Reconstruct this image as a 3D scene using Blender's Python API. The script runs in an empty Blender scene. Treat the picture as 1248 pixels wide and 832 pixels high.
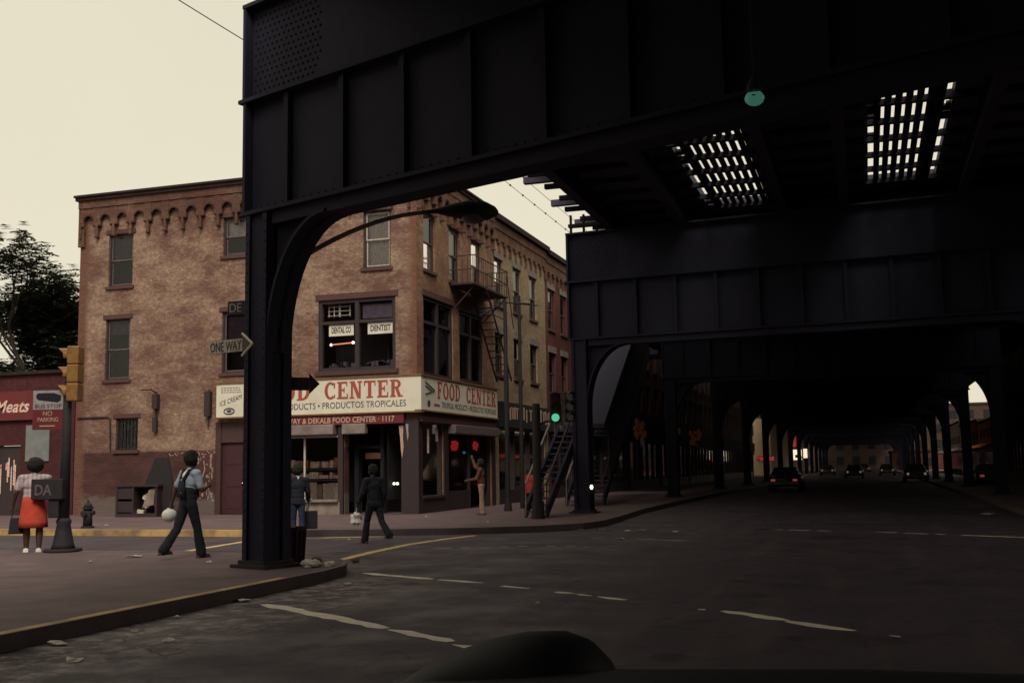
import bpy, bmesh, math, random
from mathutils import Vector, Matrix
random.seed(7)
PI = math.pi
S = bpy.context.scene
COL = S.collection
R = math.radians

# ------------------------------------------------------------------ mesh builder
class MB:
    def __init__(s): s.v = []; s.f = []
    def quad(s, a, b, c, d):
        n = len(s.v); s.v += [tuple(a), tuple(b), tuple(c), tuple(d)]; s.f.append((n, n+1, n+2, n+3))
    def tri(s, a, b, c):
        n = len(s.v); s.v += [tuple(a), tuple(b), tuple(c)]; s.f.append((n, n+1, n+2))
    def hexa(s, p):                                   # 8 points, bottom 4 then top 4
        n = len(s.v); s.v += [tuple(q) for q in p]
        for f in ((3, 2, 1, 0), (4, 5, 6, 7), (0, 1, 5, 4), (1, 2, 6, 5), (2, 3, 7, 6), (3, 0, 4, 7)):
            s.f.append(tuple(n+i for i in f))
        return s
    def box(s, x0, x1, y0, y1, z0, z1):
        return s.hexa([(x0,y0,z0),(x1,y0,z0),(x1,y1,z0),(x0,y1,z0),(x0,y0,z1),(x1,y0,z1),(x1,y1,z1),(x0,y1,z1)])
    def obox(s, c, size, M=None):
        hx, hy, hz = (q/2 for q in size); c = Vector(c); M = M or Matrix.Identity(3)
        return s.hexa([c + M @ Vector(p) for p in ((-hx,-hy,-hz),(hx,-hy,-hz),(hx,hy,-hz),(-hx,hy,-hz),(-hx,-hy,hz),(hx,-hy,hz),(hx,hy,hz),(-hx,hy,hz))])
    def tube(s, pts, rad, n=8, cap=True):
        pts = [Vector(p) for p in pts]
        if not isinstance(rad, (list, tuple)): rad = [rad]*len(pts)
        base = len(s.v); up = Vector((0, 0, 1))
        for i, p in enumerate(pts):
            t = (pts[min(i+1, len(pts)-1)] - pts[max(i-1, 0)]).normalized()
            a = t.cross(up)
            if a.length < 1e-3: a = t.cross(Vector((1, 0, 0)))
            a.normalize(); b = t.cross(a)
            for k in range(n):
                an = 2*PI*k/n
                s.v.append(tuple(p + (a*math.cos(an) + b*math.sin(an))*rad[i]))
        for i in range(len(pts)-1):
            for k in range(n):
                k2 = (k+1) % n
                s.f.append((base+i*n+k, base+i*n+k2, base+(i+1)*n+k2, base+(i+1)*n+k))
        if cap:
            s.f.append(tuple(base+k for k in range(n))[::-1])
            s.f.append(tuple(base+(len(pts)-1)*n+k for k in range(n)))
        return s
    def capsule(s, p0, p1, r0, r1, n=12):
        p0 = Vector(p0); p1 = Vector(p1); d = p1-p0; L = d.length
        t = d.normalized() if L > 1e-6 else Vector((0, 0, 1))
        P = []; Rr = []
        for k in range(1, 5):
            a = PI/2*k/4; P.append(p0 - t*r0*math.cos(a)); Rr.append(r0*math.sin(a))
        for k in range(4, 0, -1):
            a = PI/2*k/4; P.append(p1 + t*r1*math.cos(a)); Rr.append(r1*math.sin(a))
        base = len(s.v)
        a = t.cross(Vector((0, 0, 1)))
        if a.length < 1e-3: a = t.cross(Vector((1, 0, 0)))
        a.normalize(); b = t.cross(a)
        for p, r in zip(P, Rr):
            for k in range(n):
                an = 2*PI*k/n; s.v.append(tuple(p + (a*math.cos(an)+b*math.sin(an))*r))
        m = len(P)
        for i in range(m-1):
            for k in range(n):
                k2 = (k+1) % n
                s.f.append((base+i*n+k, base+i*n+k2, base+(i+1)*n+k2, base+(i+1)*n+k))
        s.f.append(tuple(base+k for k in range(n))[::-1]); s.f.append(tuple(base+(m-1)*n+k for k in range(n)))
        return s
    def ell(s, c, r, M=None, nu=14, nv=9):
        c = Vector(c); M = M or Matrix.Identity(3); base = len(s.v)
        for j in range(1, nv):
            th = PI*j/nv
            for i in range(nu):
                ph = 2*PI*i/nu
                s.v.append(tuple(c + M @ Vector((r[0]*math.sin(th)*math.cos(ph), r[1]*math.sin(th)*math.sin(ph), r[2]*math.cos(th)))))
        for j in range(nv-2):
            for i in range(nu):
                i2 = (i+1) % nu
                s.f.append((base+j*nu+i, base+(j+1)*nu+i, base+(j+1)*nu+i2, base+j*nu+i2))
        s.f.append(tuple(base+i for i in range(nu))); s.f.append(tuple(base+(nv-2)*nu+i for i in range(nu))[::-1])
        return s
    def prism(s, poly, a, b):                         # poly of 2D, a(p) and b(p) map to the two sides
        n = len(poly); base = len(s.v)
        s.v += [tuple(a(p)) for p in poly] + [tuple(b(p)) for p in poly]
        s.f.append(tuple(base+i for i in range(n))[::-1]); s.f.append(tuple(base+n+i for i in range(n)))
        for i in range(n):
            j = (i+1) % n
            s.f.append((base+i, base+j, base+n+j, base+n+i))
        return s
    def xf(s, M):
        s.v = [tuple(M @ Vector(p)) for p in s.v]; return s
    def add(s, o):
        n = len(s.v); s.v += o.v; s.f += [tuple(i+n for i in f) for f in o.f]; return s
    def build(s, name, mat, parent=None, smooth=False, bevel=0):
        me = bpy.data.meshes.new(name); me.from_pydata(s.v, [], s.f); me.update()
        bm = bmesh.new(); bm.from_mesh(me); bmesh.ops.recalc_face_normals(bm, faces=bm.faces)
        bm.to_mesh(me); bm.free()
        if smooth: me.polygons.foreach_set('use_smooth', [True]*len(me.polygons))
        me.materials.append(mat)
        o = bpy.data.objects.new(name, me); COL.objects.link(o)
        if parent is not None: o.parent = parent
        if bevel:
            m = o.modifiers.new('edge', 'BEVEL'); m.width = bevel; m.segments = 2; m.limit_method = 'ANGLE'
        return o

def thing(name, label, cat, loc=(0,0,0), rz=0, group=None):
    o = bpy.data.objects.new(name, None); COL.objects.link(o)
    o.location = loc; o.rotation_euler = (0, 0, rz); o.empty_display_size = .2
    return tag(o, label, cat, group)
def tag(o, label=None, cat=None, group=None, kind=None):
    if label: o['label'] = label
    if cat: o['category'] = cat
    if group: o['group'] = group
    if kind: o['kind'] = kind
    return o
def copy_tree(o, parent=None):
    c = o.copy(); COL.objects.link(c); c.parent = parent
    for ch in o.children: copy_tree(ch, c)
    return c

# ------------------------------------------------------------------ materials
def newmat(name):
    m = bpy.data.materials.new(name); m.use_nodes = True
    nt = m.node_tree; b = nt.nodes['Principled BSDF']; return m, nt, b
def N(nt, t, **kw):
    n = nt.nodes.new(t)
    for k, v in kw.items(): setattr(n, k, v)
    return n
def mixc(nt, fac, a, b):
    n = N(nt, 'ShaderNodeMix', data_type='RGBA')
    for s, v in ((0, fac), (6, a), (7, b)):
        if isinstance(v, (int, float)): n.inputs[s].default_value = v
        elif isinstance(v, tuple): n.inputs[s].default_value = (*v[:3], 1)
        else: nt.links.new(v, n.inputs[s])
    return n.outputs[2]
def ramp(nt, src, a, b):
    n = N(nt, 'ShaderNodeMapRange'); nt.links.new(src, n.inputs[0])
    n.inputs[1].default_value = a; n.inputs[2].default_value = b; n.clamp = True
    return n.outputs[0]
def noise(nt, vec, scale, detail=4, rough=.6):
    n = N(nt, 'ShaderNodeTexNoise'); n.inputs['Scale'].default_value = scale
    n.inputs['Detail'].default_value = detail; n.inputs['Roughness'].default_value = rough
    if vec is not None: nt.links.new(vec, n.inputs['Vector'])
    return n.outputs[0]
def coords(nt): return N(nt, 'ShaderNodeTexCoord').outputs['Object']
def bump(nt, b, h, strength, dist=.02):
    n = N(nt, 'ShaderNodeBump'); n.inputs['Strength'].default_value = strength; n.inputs['Distance'].default_value = dist
    nt.links.new(h, n.inputs['Height']); nt.links.new(n.outputs[0], b.inputs['Normal'])
def mat(name, c1, c2=None, scale=3, rough=.7, metal=0, bmp=.2, lo=.35, hi=.65, spec=.5):
    m, nt, b = newmat(name)
    c2 = c2 or tuple(q*.72 for q in c1)
    v = coords(nt); f = noise(nt, v, scale, 5); fr = ramp(nt, f, lo, hi)
    nt.links.new(mixc(nt, fr, c1, c2), b.inputs['Base Color'])
    b.inputs['Roughness'].default_value = rough; b.inputs['Metallic'].default_value = metal
    b.inputs['Specular IOR Level'].default_value = spec
    if bmp: bump(nt, b, noise(nt, v, scale*9, 3), bmp, .01)
    return m
def emat(name, c, e, base=(.02,.02,.02)):
    m, nt, b = newmat(name); b.inputs['Base Color'].default_value = (*base, 1)
    b.inputs['Emission Color'].default_value = (*c, 1); b.inputs['Emission Strength'].default_value = e
    return m

def brick(name, paint, body, cover=.5, low=None, edge=None, mott=1.0):
    """painted brickwork: tan paint worn off over red brick, courses from a brick texture"""
    m, nt, b = newmat(name)
    g = N(nt, 'ShaderNodeNewGeometry').outputs['Position']
    sx = N(nt, 'ShaderNodeSeparateXYZ'); nt.links.new(g, sx.inputs[0])
    ad = N(nt, 'ShaderNodeMath', operation='ADD'); nt.links.new(sx.outputs[0], ad.inputs[0]); nt.links.new(sx.outputs[1], ad.inputs[1])
    cb = N(nt, 'ShaderNodeCombineXYZ'); nt.links.new(ad.outputs[0], cb.inputs[0]); nt.links.new(sx.outputs[2], cb.inputs[1])
    bt = N(nt, 'ShaderNodeTexBrick'); nt.links.new(cb.outputs[0], bt.inputs['Vector'])
    bt.inputs['Scale'].default_value = 1; bt.inputs['Brick Width'].default_value = .23; bt.inputs['Row Height'].default_value = .078
    bt.inputs['Mortar Size'].default_value = .010; bt.inputs['Mortar Smooth'].default_value = .3; bt.inputs['Bias'].default_value = 0
    bt.inputs['Color1'].default_value = (.15, .15, .15, 1); bt.inputs['Color2'].default_value = (.85, .85, .85, 1); bt.inputs['Mortar'].default_value = (.45, .45, .45, 1)
    st = N(nt, 'ShaderNodeVectorMath', operation='MULTIPLY'); nt.links.new(g, st.inputs[0]); st.inputs[1].default_value = (1, 1, 1.9)
    n1 = noise(nt, st.outputs[0], .7*mott, 8, .72); n2 = noise(nt, st.outputs[0], 6.5, 6, .8); n3 = noise(nt, g, .22, 3)
    # patchy wear: large areas + small speckle + per-brick variation
    def add(a, bb, k):
        q = N(nt, 'ShaderNodeMath', operation='MULTIPLY_ADD'); nt.links.new(bb, q.inputs[0]); q.inputs[1].default_value = k; nt.links.new(a, q.inputs[2]); return q.outputs[0]
    w = add(add(n1, n2, .62), bt.outputs['Color'], .26)
    w = add(w, n3, .5)
    fr = ramp(nt, w, .98+.235-(.5-cover)*.5-.17, .98+.235-(.5-cover)*.5+.15)     # 1 = bare brick
    br = mixc(nt, bt.outputs['Color'], tuple(q*.72 for q in body), tuple(q*1.25 for q in body))
    pt = mixc(nt, ramp(nt, add(noise(nt, g, 7, 4), bt.outputs['Color'], .3), .45, .85), tuple(q*.60 for q in paint), tuple(q*1.2 for q in paint))
    c = mixc(nt, fr, pt, br)
    if low:                                            # a coat of darker paint up to a ragged line, low=(z, colour)
        zz = add(sx.outputs[2], n2, .25)
        f = ramp(nt, zz, low[0]+.16, low[0]+.10)
        lw = mixc(nt, ramp(nt, n1, .4, .62), low[1], tuple(q*.6 for q in low[1]))
        c = mixc(nt, f, c, lw)
        f2 = ramp(nt, add(sx.outputs[2], n1, 1.6), 1.62, 1.42)          # pale scuffed foot of the wall
        c = mixc(nt, f2, c, (.17, .13, .115))
    if edge:                                           # bare red strips along the corners, edge=list of (centre, halfwidth) in x+y
        for e0, hw, col in edge:
            d = N(nt, 'ShaderNodeMath', operation='SUBTRACT'); nt.links.new(ad.outputs[0], d.inputs[0]); d.inputs[1].default_value = e0
            ab = N(nt, 'ShaderNodeMath', operation='ABSOLUTE'); nt.links.new(d.outputs[0], ab.inputs[0])
            q = add(ab.outputs[0], n2, .6)
            c = mixc(nt, ramp(nt, q, hw+.42, hw+.22), c, mixc(nt, bt.outputs['Color'], tuple(k*.8 for k in col), tuple(k*1.2 for k in col)))
    nt.links.new(c, b.inputs['Base Color']); b.inputs['Roughness'].default_value = .85; b.inputs['Specular IOR Level'].default_value = .25
    h = N(nt, 'ShaderNodeMath', operation='MULTIPLY_ADD'); nt.links.new(bt.outputs['Fac'], h.inputs[0]); h.inputs[1].default_value = -1; nt.links.new(n2, h.inputs[2])
    bump(nt, b, h.outputs[0], .9, .03)
    return m

TAN = (.475, .325, .235); REDB = (.18, .09, .072)
M = {}
M['brickA'] = brick('painted_brick', TAN, REDB, .40, low=(2.35, (.125, .055, .05)), edge=[(-27.3+33, .34, (.19, .09, .065)), (19.15, .22, (.22,.10,.065))])
M['brickA2'] = brick('reddish_brick', (.42, .27, .17), (.23, .10, .072), .42)
M['brickTrim'] = brick('cornice_brick', (.25, .14, .095), (.12, .057, .045), .40)
M['brickTan'] = brick('buff_brick', (.44, .325, .21), (.26, .165, .11), .62)
M['brickRed'] = brick('dark_red_brick', (.19, .065, .05), (.12, .04, .035), .4)
M['brickDull'] = brick('sooty_brick', (.12, .085, .07), (.08, .045, .04), .4)
M['brickStore'] = brick('red_store_brick', (.11, .032, .034), (.075, .022, .026), .4)
M['paleRender'] = mat('pale_render', (.62, .5, .36), (.45, .34, .24), 1.2, .85)
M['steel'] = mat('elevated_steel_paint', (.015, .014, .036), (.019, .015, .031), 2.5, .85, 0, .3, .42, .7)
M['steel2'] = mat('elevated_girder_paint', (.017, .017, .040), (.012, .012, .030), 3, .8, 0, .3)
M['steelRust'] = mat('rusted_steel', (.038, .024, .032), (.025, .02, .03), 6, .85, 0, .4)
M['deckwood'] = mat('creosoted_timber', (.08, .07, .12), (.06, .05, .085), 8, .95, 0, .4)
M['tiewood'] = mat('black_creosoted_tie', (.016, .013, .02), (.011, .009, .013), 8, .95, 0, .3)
M['iron'] = mat('black_iron', (.014, .013, .018), (.024, .018, .02), 12, .8, 0, .3)
M['ironrust'] = mat('brown_painted_iron', (.05, .026, .026), (.03, .02, .024), 12, .7, 0, .3)
M['brownwood'] = mat('brown_painted_wood', (.09, .04, .035), (.055, .027, .027), 14, .6, 0, .25)
M['darkwood'] = mat('dark_frame_wood', (.045, .025, .028), (.028, .018, .022), 14, .6, 0, .25)
M['whitewood'] = mat('white_sash_paint', (.62, .56, .47), (.42, .37, .31), 16, .6, 0, .2)
M['greywood'] = mat('grey_sash_paint', (.16, .12, .125), (.10, .08, .085), 16, .6, 0, .2)
M['stone'] = mat('stone_lintel', (.24, .21, .19), (.16, .13, .12), 8, .85)
M['brownstone'] = mat('brown_lintel', (.115, .048, .042), (.08, .036, .034), 10, .85)
M['tar'] = mat('roof_tar', (.04, .038, .036), None, 4, .9)
M['flash'] = mat('dark_metal_flashing', (.05, .032, .028), (.035, .022, .022), 3, .95, 0, .2, .35, .65, .1)
M['signwhite'] = mat('enamel_sign_cream', (.80, .75, .62), (.66, .60, .48), 1.6, .45, 0, .05, .45, .75)
M['signred'] = mat('sign_letter_red', (.46, .075, .05), (.34, .085, .06), 5, .5, 0, 0)
M['signdark'] = mat('sign_letter_slate', (.075, .07, .085), None, 5, .5, 0, 0)
M['stripred'] = mat('maroon_band', (.17, .018, .02), (.12, .016, .02), 4, .6)
M['letterpale'] = mat('pale_pink_letter', (.62, .42, .33), (.45, .27, .22), 18, .6, 0, 0)
M['archedge'] = mat('dark_brick_edge', (.045, .022, .022), (.07, .032, .028), 9, .9)  # darker brick for the edging beneath the cornice arches
M['galv'] = mat('grey_rolled_awning_box', (.29, .235, .215), (.17, .13, .125), 2.2, .7)
M['concrete'] = mat('grimy_concrete', (.34, .27, .22), (.20, .15, .13), 2.5, .9)
M['curtain'] = mat('grey_lace_curtain', (.66, .58, .55), (.40, .35, .35), 14, .9)
M['blind'] = mat('drawn_window_shade', (.10, .07, .105), (.06, .045, .07), 5, .9)
M['blindpale'] = mat('pale_window_shade', (.42, .37, .38), (.3, .27, .28), 5, .9)
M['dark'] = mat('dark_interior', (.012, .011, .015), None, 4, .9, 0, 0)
M['gold'] = mat('tarnished_yellow_paint', (.24, .14, .06), (.15, .085, .045), 7, .55)
M['yellow'] = mat('signal_yellow_paint', (.34, .17, .035), (.22, .10, .03), 9, .5)
M['oliveiron'] = mat('dark_olive_iron', (.016, .015, .02), (.028, .02, .024), 9, .8)
M['skin'] = mat('brown_skin', (.085, .04, .026), (.07, .033, .022), 9, .55, 0, .05)
M['hair'] = mat('black_hair', (.012, .010, .010), (.02, .016, .015), 60, .9, 0, .9)
M['navy'] = mat('navy_cloth', (.013, .014, .026), (.010, .011, .02), 14, .9, 0, .3)
M['denim'] = mat('blue_denim', (.022, .032, .085), (.016, .024, .06), 14, .9, 0, .3)
M['overall'] = mat('dark_overall_cloth', (.013, .016, .026), (.010, .012, .02), 14, .9, 0, .3)
M['skyblue'] = mat('light_blue_shirt', (.42, .48, .56), (.30, .38, .50), 6, .9, 0, .3)
M['whitecloth'] = mat('white_cloth', (.82, .80, .74), (.70, .68, .64), 8, .9, 0, .3)
M['redcloth'] = mat('orange_red_skirt_cloth', (.66, .085, .04), (.5, .06, .035), 7, .9, 0, .3)
M['redcoat'] = mat('red_coat_cloth', (.5, .05, .035), (.38, .04, .03), 7, .9, 0, .3)
M['brownshirt'] = mat('rust_brown_shirt', (.14, .05, .03), None, 7, .9, 0, .3)
M['tanpants'] = mat('tan_trousers', (.42, .25, .19), (.3, .18, .14), 7, .9, 0, .3)
M['leather'] = mat('dark_shoe_leather', (.05, .026, .02), None, 9, .45, 0, .1)
M['paper'] = mat('scrap_paper', (.85, .8, .74), (.5, .46, .42), 9, .9)
M['cardboard'] = mat('brown_cardboard', (.24, .15, .1), None, 9, .9)
M['paint'] = mat('worn_white_road_paint', (.84, .76, .64), (.62, .54, .44), 8, .75, 0, .2, .4, .75)
M['paintY'] = mat('worn_yellow_road_paint', (.72, .50, .24), (.50, .34, .17), 8, .75, 0, .2, .4, .75)
M['carblack'] = mat('black_car_paint', (.008, .007, .013), None, 3, .62, 0, 0, .35, .65, .25)
M['cargrey'] = mat('dull_car_paint', (.03, .026, .03), None, 3, .35, 0, 0)
M['carred'] = mat('maroon_car_paint', (.14, .02, .02), None, 3, .3, 0, 0)
M['chrome'] = mat('worn_chrome', (.6, .6, .6), None, 3, .2, 1, 0)
M['rubber'] = mat('tyre_rubber', (.02, .02, .02), None, 20, .85)
M['lampglass'] = mat('headlamp_glass', (.55, .55, .52), None, 30, .12, .3, .3)
M['poster'] = mat('faded_grey_poster', (.22, .235, .235), (.17, .18, .18), 3, .8)
M['goods1'] = mat('pink_packets', (.7, .34, .28), (.8, .7, .6), 16, .7, 0, .1, .45, .55)
M['goods2'] = mat('pale_packets', (.82, .74, .64), (.5, .3, .24), 18, .7, 0, .1, .45, .6)
M['goods3'] = mat('orange_packets', (.55, .22, .06), (.2, .07, .04), 18, .7, 0, .1, .45, .6)
M['oldred'] = mat('dark_red_painted_metal', (.07, .018, .026), (.05, .015, .02), 6, .6)
M['green_em'] = emat('lit_green_lens', (.16, .9, .5), .6)
M['red_em'] = emat('lit_red_neon', (1, .06, .04), .2, (.2, .01, .01))
M['white_em'] = emat('lit_white_tube', (1, .82, .66), 1.6, (.6, .6, .6))
M['orange_em'] = emat('lit_orange_tube', (1, .32, .14), .7, (.5, .2, .1))
M['merc_em'] = emat('mercury_lamp_glow', (.14, .55, .40), .17, (.1, .2, .15))
M['dimlamp'] = emat('dim_headlamp', (1, .85, .65), .12, (.2, .2, .2)); M['bulb_em'] = emat('pale_bulb', (1, .95, .7), 3)
M['sign_em'] = emat('lit_sign_box', (1, .88, .6), .95, (.6, .6, .5))
M['redsign_em'] = emat('lit_red_sign', (1, .12, .12), .22, (.4, .03, .04))
M['orange_dim'] = emat('dim_orange_lamp', (1, .28, .08), .012, (.14, .05, .02))
M['lensdark'] = mat('unlit_signal_lens', (.05, .04, .03), None, 30, .2)
M['foliage'] = mat('tree_leaves', (.085, .105, .055), (.05, .07, .04), .8, .7, 0, 0, .42, .58)
M['bark'] = mat('tree_bark', (.06, .045, .035), None, 12, .9, 0, .5)

def glassmat():
    m, nt, b = newmat('window_glass'); out = nt.nodes['Material Output']
    tr = N(nt, 'ShaderNodeBsdfTransparent'); tr.inputs[0].default_value = (.93, .92, .93, 1)
    gl = N(nt, 'ShaderNodeBsdfGlossy'); gl.inputs['Roughness'].default_value = .05; gl.inputs[0].default_value = (.9, .9, .9, 1)
    fr = N(nt, 'ShaderNodeFresnel'); fr.inputs[0].default_value = 1.5
    mx = N(nt, 'ShaderNodeMixShader'); nt.links.new(fr.outputs[0], mx.inputs[0]); nt.links.new(tr.outputs[0], mx.inputs[1]); nt.links.new(gl.outputs[0], mx.inputs[2])
    nt.links.new(mx.outputs[0], out.inputs[0]); return m
M['glass'] = glassmat()
def stripes():
    m, nt, b = newmat('striped_blouse_cloth'); v = coords(nt)
    w = N(nt, 'ShaderNodeTexWave'); w.inputs['Scale'].default_value = 5.5; nt.links.new(v, w.inputs['Vector'])
    nt.links.new(mixc(nt, ramp(nt, w.outputs[1], .35, .65), (.52, .42, .43), (.40, .30, .32)), b.inputs['Base Color']); b.inputs['Roughness'].default_value = .9
    return m
M['blouse'] = stripes()
def asphalt():
    m, nt, b = newmat('old_asphalt'); g = N(nt, 'ShaderNodeNewGeometry').outputs['Position']
    n1 = noise(nt, g, .35, 6, .65); n2 = noise(nt, g, 22, 4, .7); n3 = noise(nt, g, 3.4, 8, .75)
    c = mixc(nt, ramp(nt, n1, .35, .68), (.045, .030, .052), (.064, .045, .064))
    c = mixc(nt, ramp(nt, n2, .5, .8), c, (.105, .085, .085)); c = mixc(nt, ramp(nt, noise(nt, g, 75, 2, .6), .56, .72), c, (.16, .125, .13))
    # worn gutter strip beside the near kerb and crack lines
    sx = N(nt, 'ShaderNodeSeparateXYZ'); nt.links.new(g, sx.inputs[0])
    a = ramp(nt, sx.outputs[0], -5.4, -6.6); bb = ramp(nt, sx.outputs[1], 15.5, 14.0)
    mm = N(nt, 'ShaderNodeMath', operation='MULTIPLY'); nt.links.new(a, mm.inputs[0]); nt.links.new(bb, mm.inputs[1])
    m2 = N(nt, 'ShaderNodeMath', operation='MULTIPLY'); nt.links.new(mm.outputs[0], m2.inputs[0]); nt.links.new(ramp(nt, n3, .46, .60), m2.inputs[1])
    c = mixc(nt, m2.outputs[0], c, (.34, .265, .26))
    vo = N(nt, 'ShaderNodeTexVoronoi', feature='DISTANCE_TO_EDGE'); vo.inputs['Scale'].default_value = .55
    dv = N(nt, 'ShaderNodeVectorMath', operation='ADD'); nt.links.new(g, dv.inputs[0])
    nn = N(nt, 'ShaderNodeTexNoise'); nn.inputs['Scale'].default_value = 1.2; nt.links.new(g, nn.inputs['Vector']); nt.links.new(nn.outputs[1], dv.inputs[1])
    nt.links.new(dv.outputs[0], vo.inputs['Vector'])
    c = mixc(nt, ramp(nt, vo.outputs[0], .012, .003), c, (.03, .024, .026))
    n4 = noise(nt, g, .9, 3, .5); c = mixc(nt, ramp(nt, n4, .62, .66), c, (.032, .024, .03))
    mp = N(nt, 'ShaderNodeVectorMath', operation='MULTIPLY'); nt.links.new(g, mp.inputs[0]); mp.inputs[1].default_value = (2.2, .16, 1)
    c = mixc(nt, ramp(nt, noise(nt, mp.outputs[0], 1.0, 4, .6), .52, .72), c, (.092, .072, .076))
    nt.links.new(c, b.inputs['Base Color'])
    # damp patches in the gutter and tyre-polished road
    rr = N(nt, 'ShaderNodeMapRange'); nt.links.new(noise(nt, g, .8, 4), rr.inputs[0]); rr.inputs[1].default_value = .35; rr.inputs[2].default_value = .6
    rr.inputs[3].default_value = .5; rr.inputs[4].default_value = .82
    nt.links.new(rr.outputs[0], b.inputs['Roughness']); b.inputs['Specular IOR Level'].default_value = .35
    bump(nt, b, n2, .5, .01); return m
M['asphalt'] = asphalt()
def paving():
    m, nt, b = newmat('flagged_pavement'); g = N(nt, 'ShaderNodeNewGeometry').outputs['Position']
    bt = N(nt, 'ShaderNodeTexBrick'); nt.links.new(g, bt.inputs['Vector']); bt.offset = 0
    bt.inputs['Scale'].default_value = 1; bt.inputs['Brick Width'].default_value = 1.5; bt.inputs['Row Height'].default_value = 1.5
    bt.inputs['Mortar Size'].default_value = .03; bt.inputs['Mortar Smooth'].default_value = .6
    bt.inputs['Color1'].default_value = (.142, .090, .098, 1); bt.inputs['Color2'].default_value = (.172, .110, .118, 1); bt.inputs['Mortar'].default_value = (.10, .07, .065, 1)
    c = mixc(nt, ramp(nt, noise(nt, g, 1.1, 7, .7), .38, .66), bt.outputs['Color'], (.095, .062, .07))
    c = mixc(nt, ramp(nt, noise(nt, g, 9, 5, .7), .60, .74), c, (.09, .065, .06))
    nt.links.new(c, b.inputs['Base Color']); b.inputs['Roughness'].default_value = .85
    bump(nt, b, noise(nt, g, 30, 3), .3, .008); return m
M['paving'] = paving()
M['kerb'] = mat('kerb_stone', (.16, .12, .11), (.10, .075, .07), 2, .8)
M['kerbdark'] = mat('steel_faced_kerb', (.055, .038, .045), (.085, .06, .062), 3, .6)
M['kerbyellow'] = mat('worn_yellow_kerb', (.60, .38, .13), (.24, .155, .085), 1.6, .75, 0, .2, .40, .62)
M['earth'] = mat('far_ground', (.08, .07, .065), None, .3, .9)

# ------------------------------------------------------------------ ground, kerbs, pavements
def struct(o): o['kind'] = 'structure'; return o
g = MB(); g.quad((-900,-900,0), (900,-900,0), (900,900,0), (-900,900,0)); struct(g.build('road', M['asphalt']))

def slab(name, poly, z0=.0, z1=.15, m='paving'):
    b = MB(); b.prism(poly, lambda p: (p[0], p[1], z0), lambda p: (p[0], p[1], z1)); return struct(b.build(name, M[m]))
def kerb(name, line, inner, m, z=.154, w=.16, drop=.004):
    """kerb stones along a polyline, the width going to the left of its direction"""
    b = MB(); n = len(line); P = [Vector((x, y, 0)) for x, y in line]; Q = []; P2 = []
    for i in range(n):
        t = (P[min(i+1, n-1)] - P[max(i-1, 0)]).normalized(); Q.append(P[i] + Vector((-t.y, t.x, 0))*w*inner); P2.append(P[i] - Vector((-t.y, t.x, 0))*.014*inner)
    P = P2
    for i in range(n-1):
        b.hexa([P[i]+Vector((0,0,-.01)), P[i+1]+Vector((0,0,-.01)), Q[i+1]+Vector((0,0,-.01)), Q[i]+Vector((0,0,-.01)),
                P[i]+Vector((0,0,z)), P[i+1]+Vector((0,0,z)), Q[i+1]+Vector((0,0,z)), Q[i]+Vector((0,0,z))])
    return struct(b.build(name, M[m]))
def arc(cx, cy, r, a0, a1, n=8): return [(cx+r*math.cos(R(a0+(a1-a0)*i/n)), cy+r*math.sin(R(a0+(a1-a0)*i/n))) for i in range(n+1)]
near_edge = [(-7.43, -30), (-7.43, 8), (-7.43, 14.2), (-7.55, 15.1), (-7.9, 15.85), (-8.4, 16.4), (-9.1, 16.95), (-10, 17.35), (-11.5, 17.5), (-16, 17.15), (-30, 16.3), (-90, 14)]
slab('near_pavement', near_edge + [(-90, -30)])
kerb('near_kerb_stone', [(x+.012*0, y) for x, y in near_edge[:9]], 1, 'kerbdark', .158, .05)
kerb('near_kerb_yellow_edge', [(-7.455, -30), (-7.455, 8), (-7.455, 13.2)], 1, 'kerbyellow', .160, .11)
kerb('near_side_kerb', near_edge[8:], 1, 'kerb', .157, .16)
far_edge = [(-90, 21.5), (-40, 23.2), (-22.2, 24.07), (-18, 23.95), (-14.5, 23.85), (-11.5, 24.25), (-9.45, 24.98), (-7.8, 25.9), (-6.95, 27.1), (-6.75, 28.6), (-6.85, 31), (-7.2, 36), (-7.4, 45), (-7.4, 400)]
slab('far_pavement', far_edge + [(-90, 400)])
kerb('far_kerb_yellow', far_edge[:5], 1, 'kerbyellow', .158, .18)
kerb('far_kerb_stone', far_edge[4:], 1, 'kerbdark', .156, .16)
slab('right_near_pavement', [(4.1, -30), (4.1, 8.5), (5, 10.6), (7, 11.5), (90, 8), (90, -30)])
right_edge = [(90, 17.5), (9, 21.5), (6, 22.8), (4.6, 24.5), (4.1, 27), (4.1, 400)]
slab('right_pavement', right_edge + [(90, 400)])
kerb('right_kerb', right_edge, -1, 'kerb', .157, .16)

# painted road markings (worn, ragged)
def strip(name, pts, w, m='paint', jag=.03, z=.004, gaps=()):
    b = MB(); P = [Vector((x, y, z)) for x, y in pts]; rnd = random.Random(len(pts)+int(pts[0][0]*100))
    dense = []
    for i in range(len(P)-1):
        k = max(2, int((P[i+1]-P[i]).length/.18))
        for j in range(k): dense.append(P[i].lerp(P[i+1], j/k))
    dense.append(P[-1]); n = len(dense); L = []; Q = []
    for i in range(n):
        t = (dense[min(i+1, n-1)] - dense[max(i-1, 0)]).normalized(); s = Vector((-t.y, t.x, 0))
        e = .35 if i in (0, n-1) else 1
        L.append(dense[i] + s*(w/2*e + rnd.uniform(-jag, jag))); Q.append(dense[i] - s*(w/2*e + rnd.uniform(-jag, jag)))
    for i in range(n-1):
        if rnd.random() < gaps if gaps else False: continue
        b.quad(Q[i], Q[i+1], L[i+1], L[i])
    return struct(b.build(name, M[m]))
strip('crosswalk_line', [(-6.91, 11.71), (-4.62, 10.17)], .19)
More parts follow.
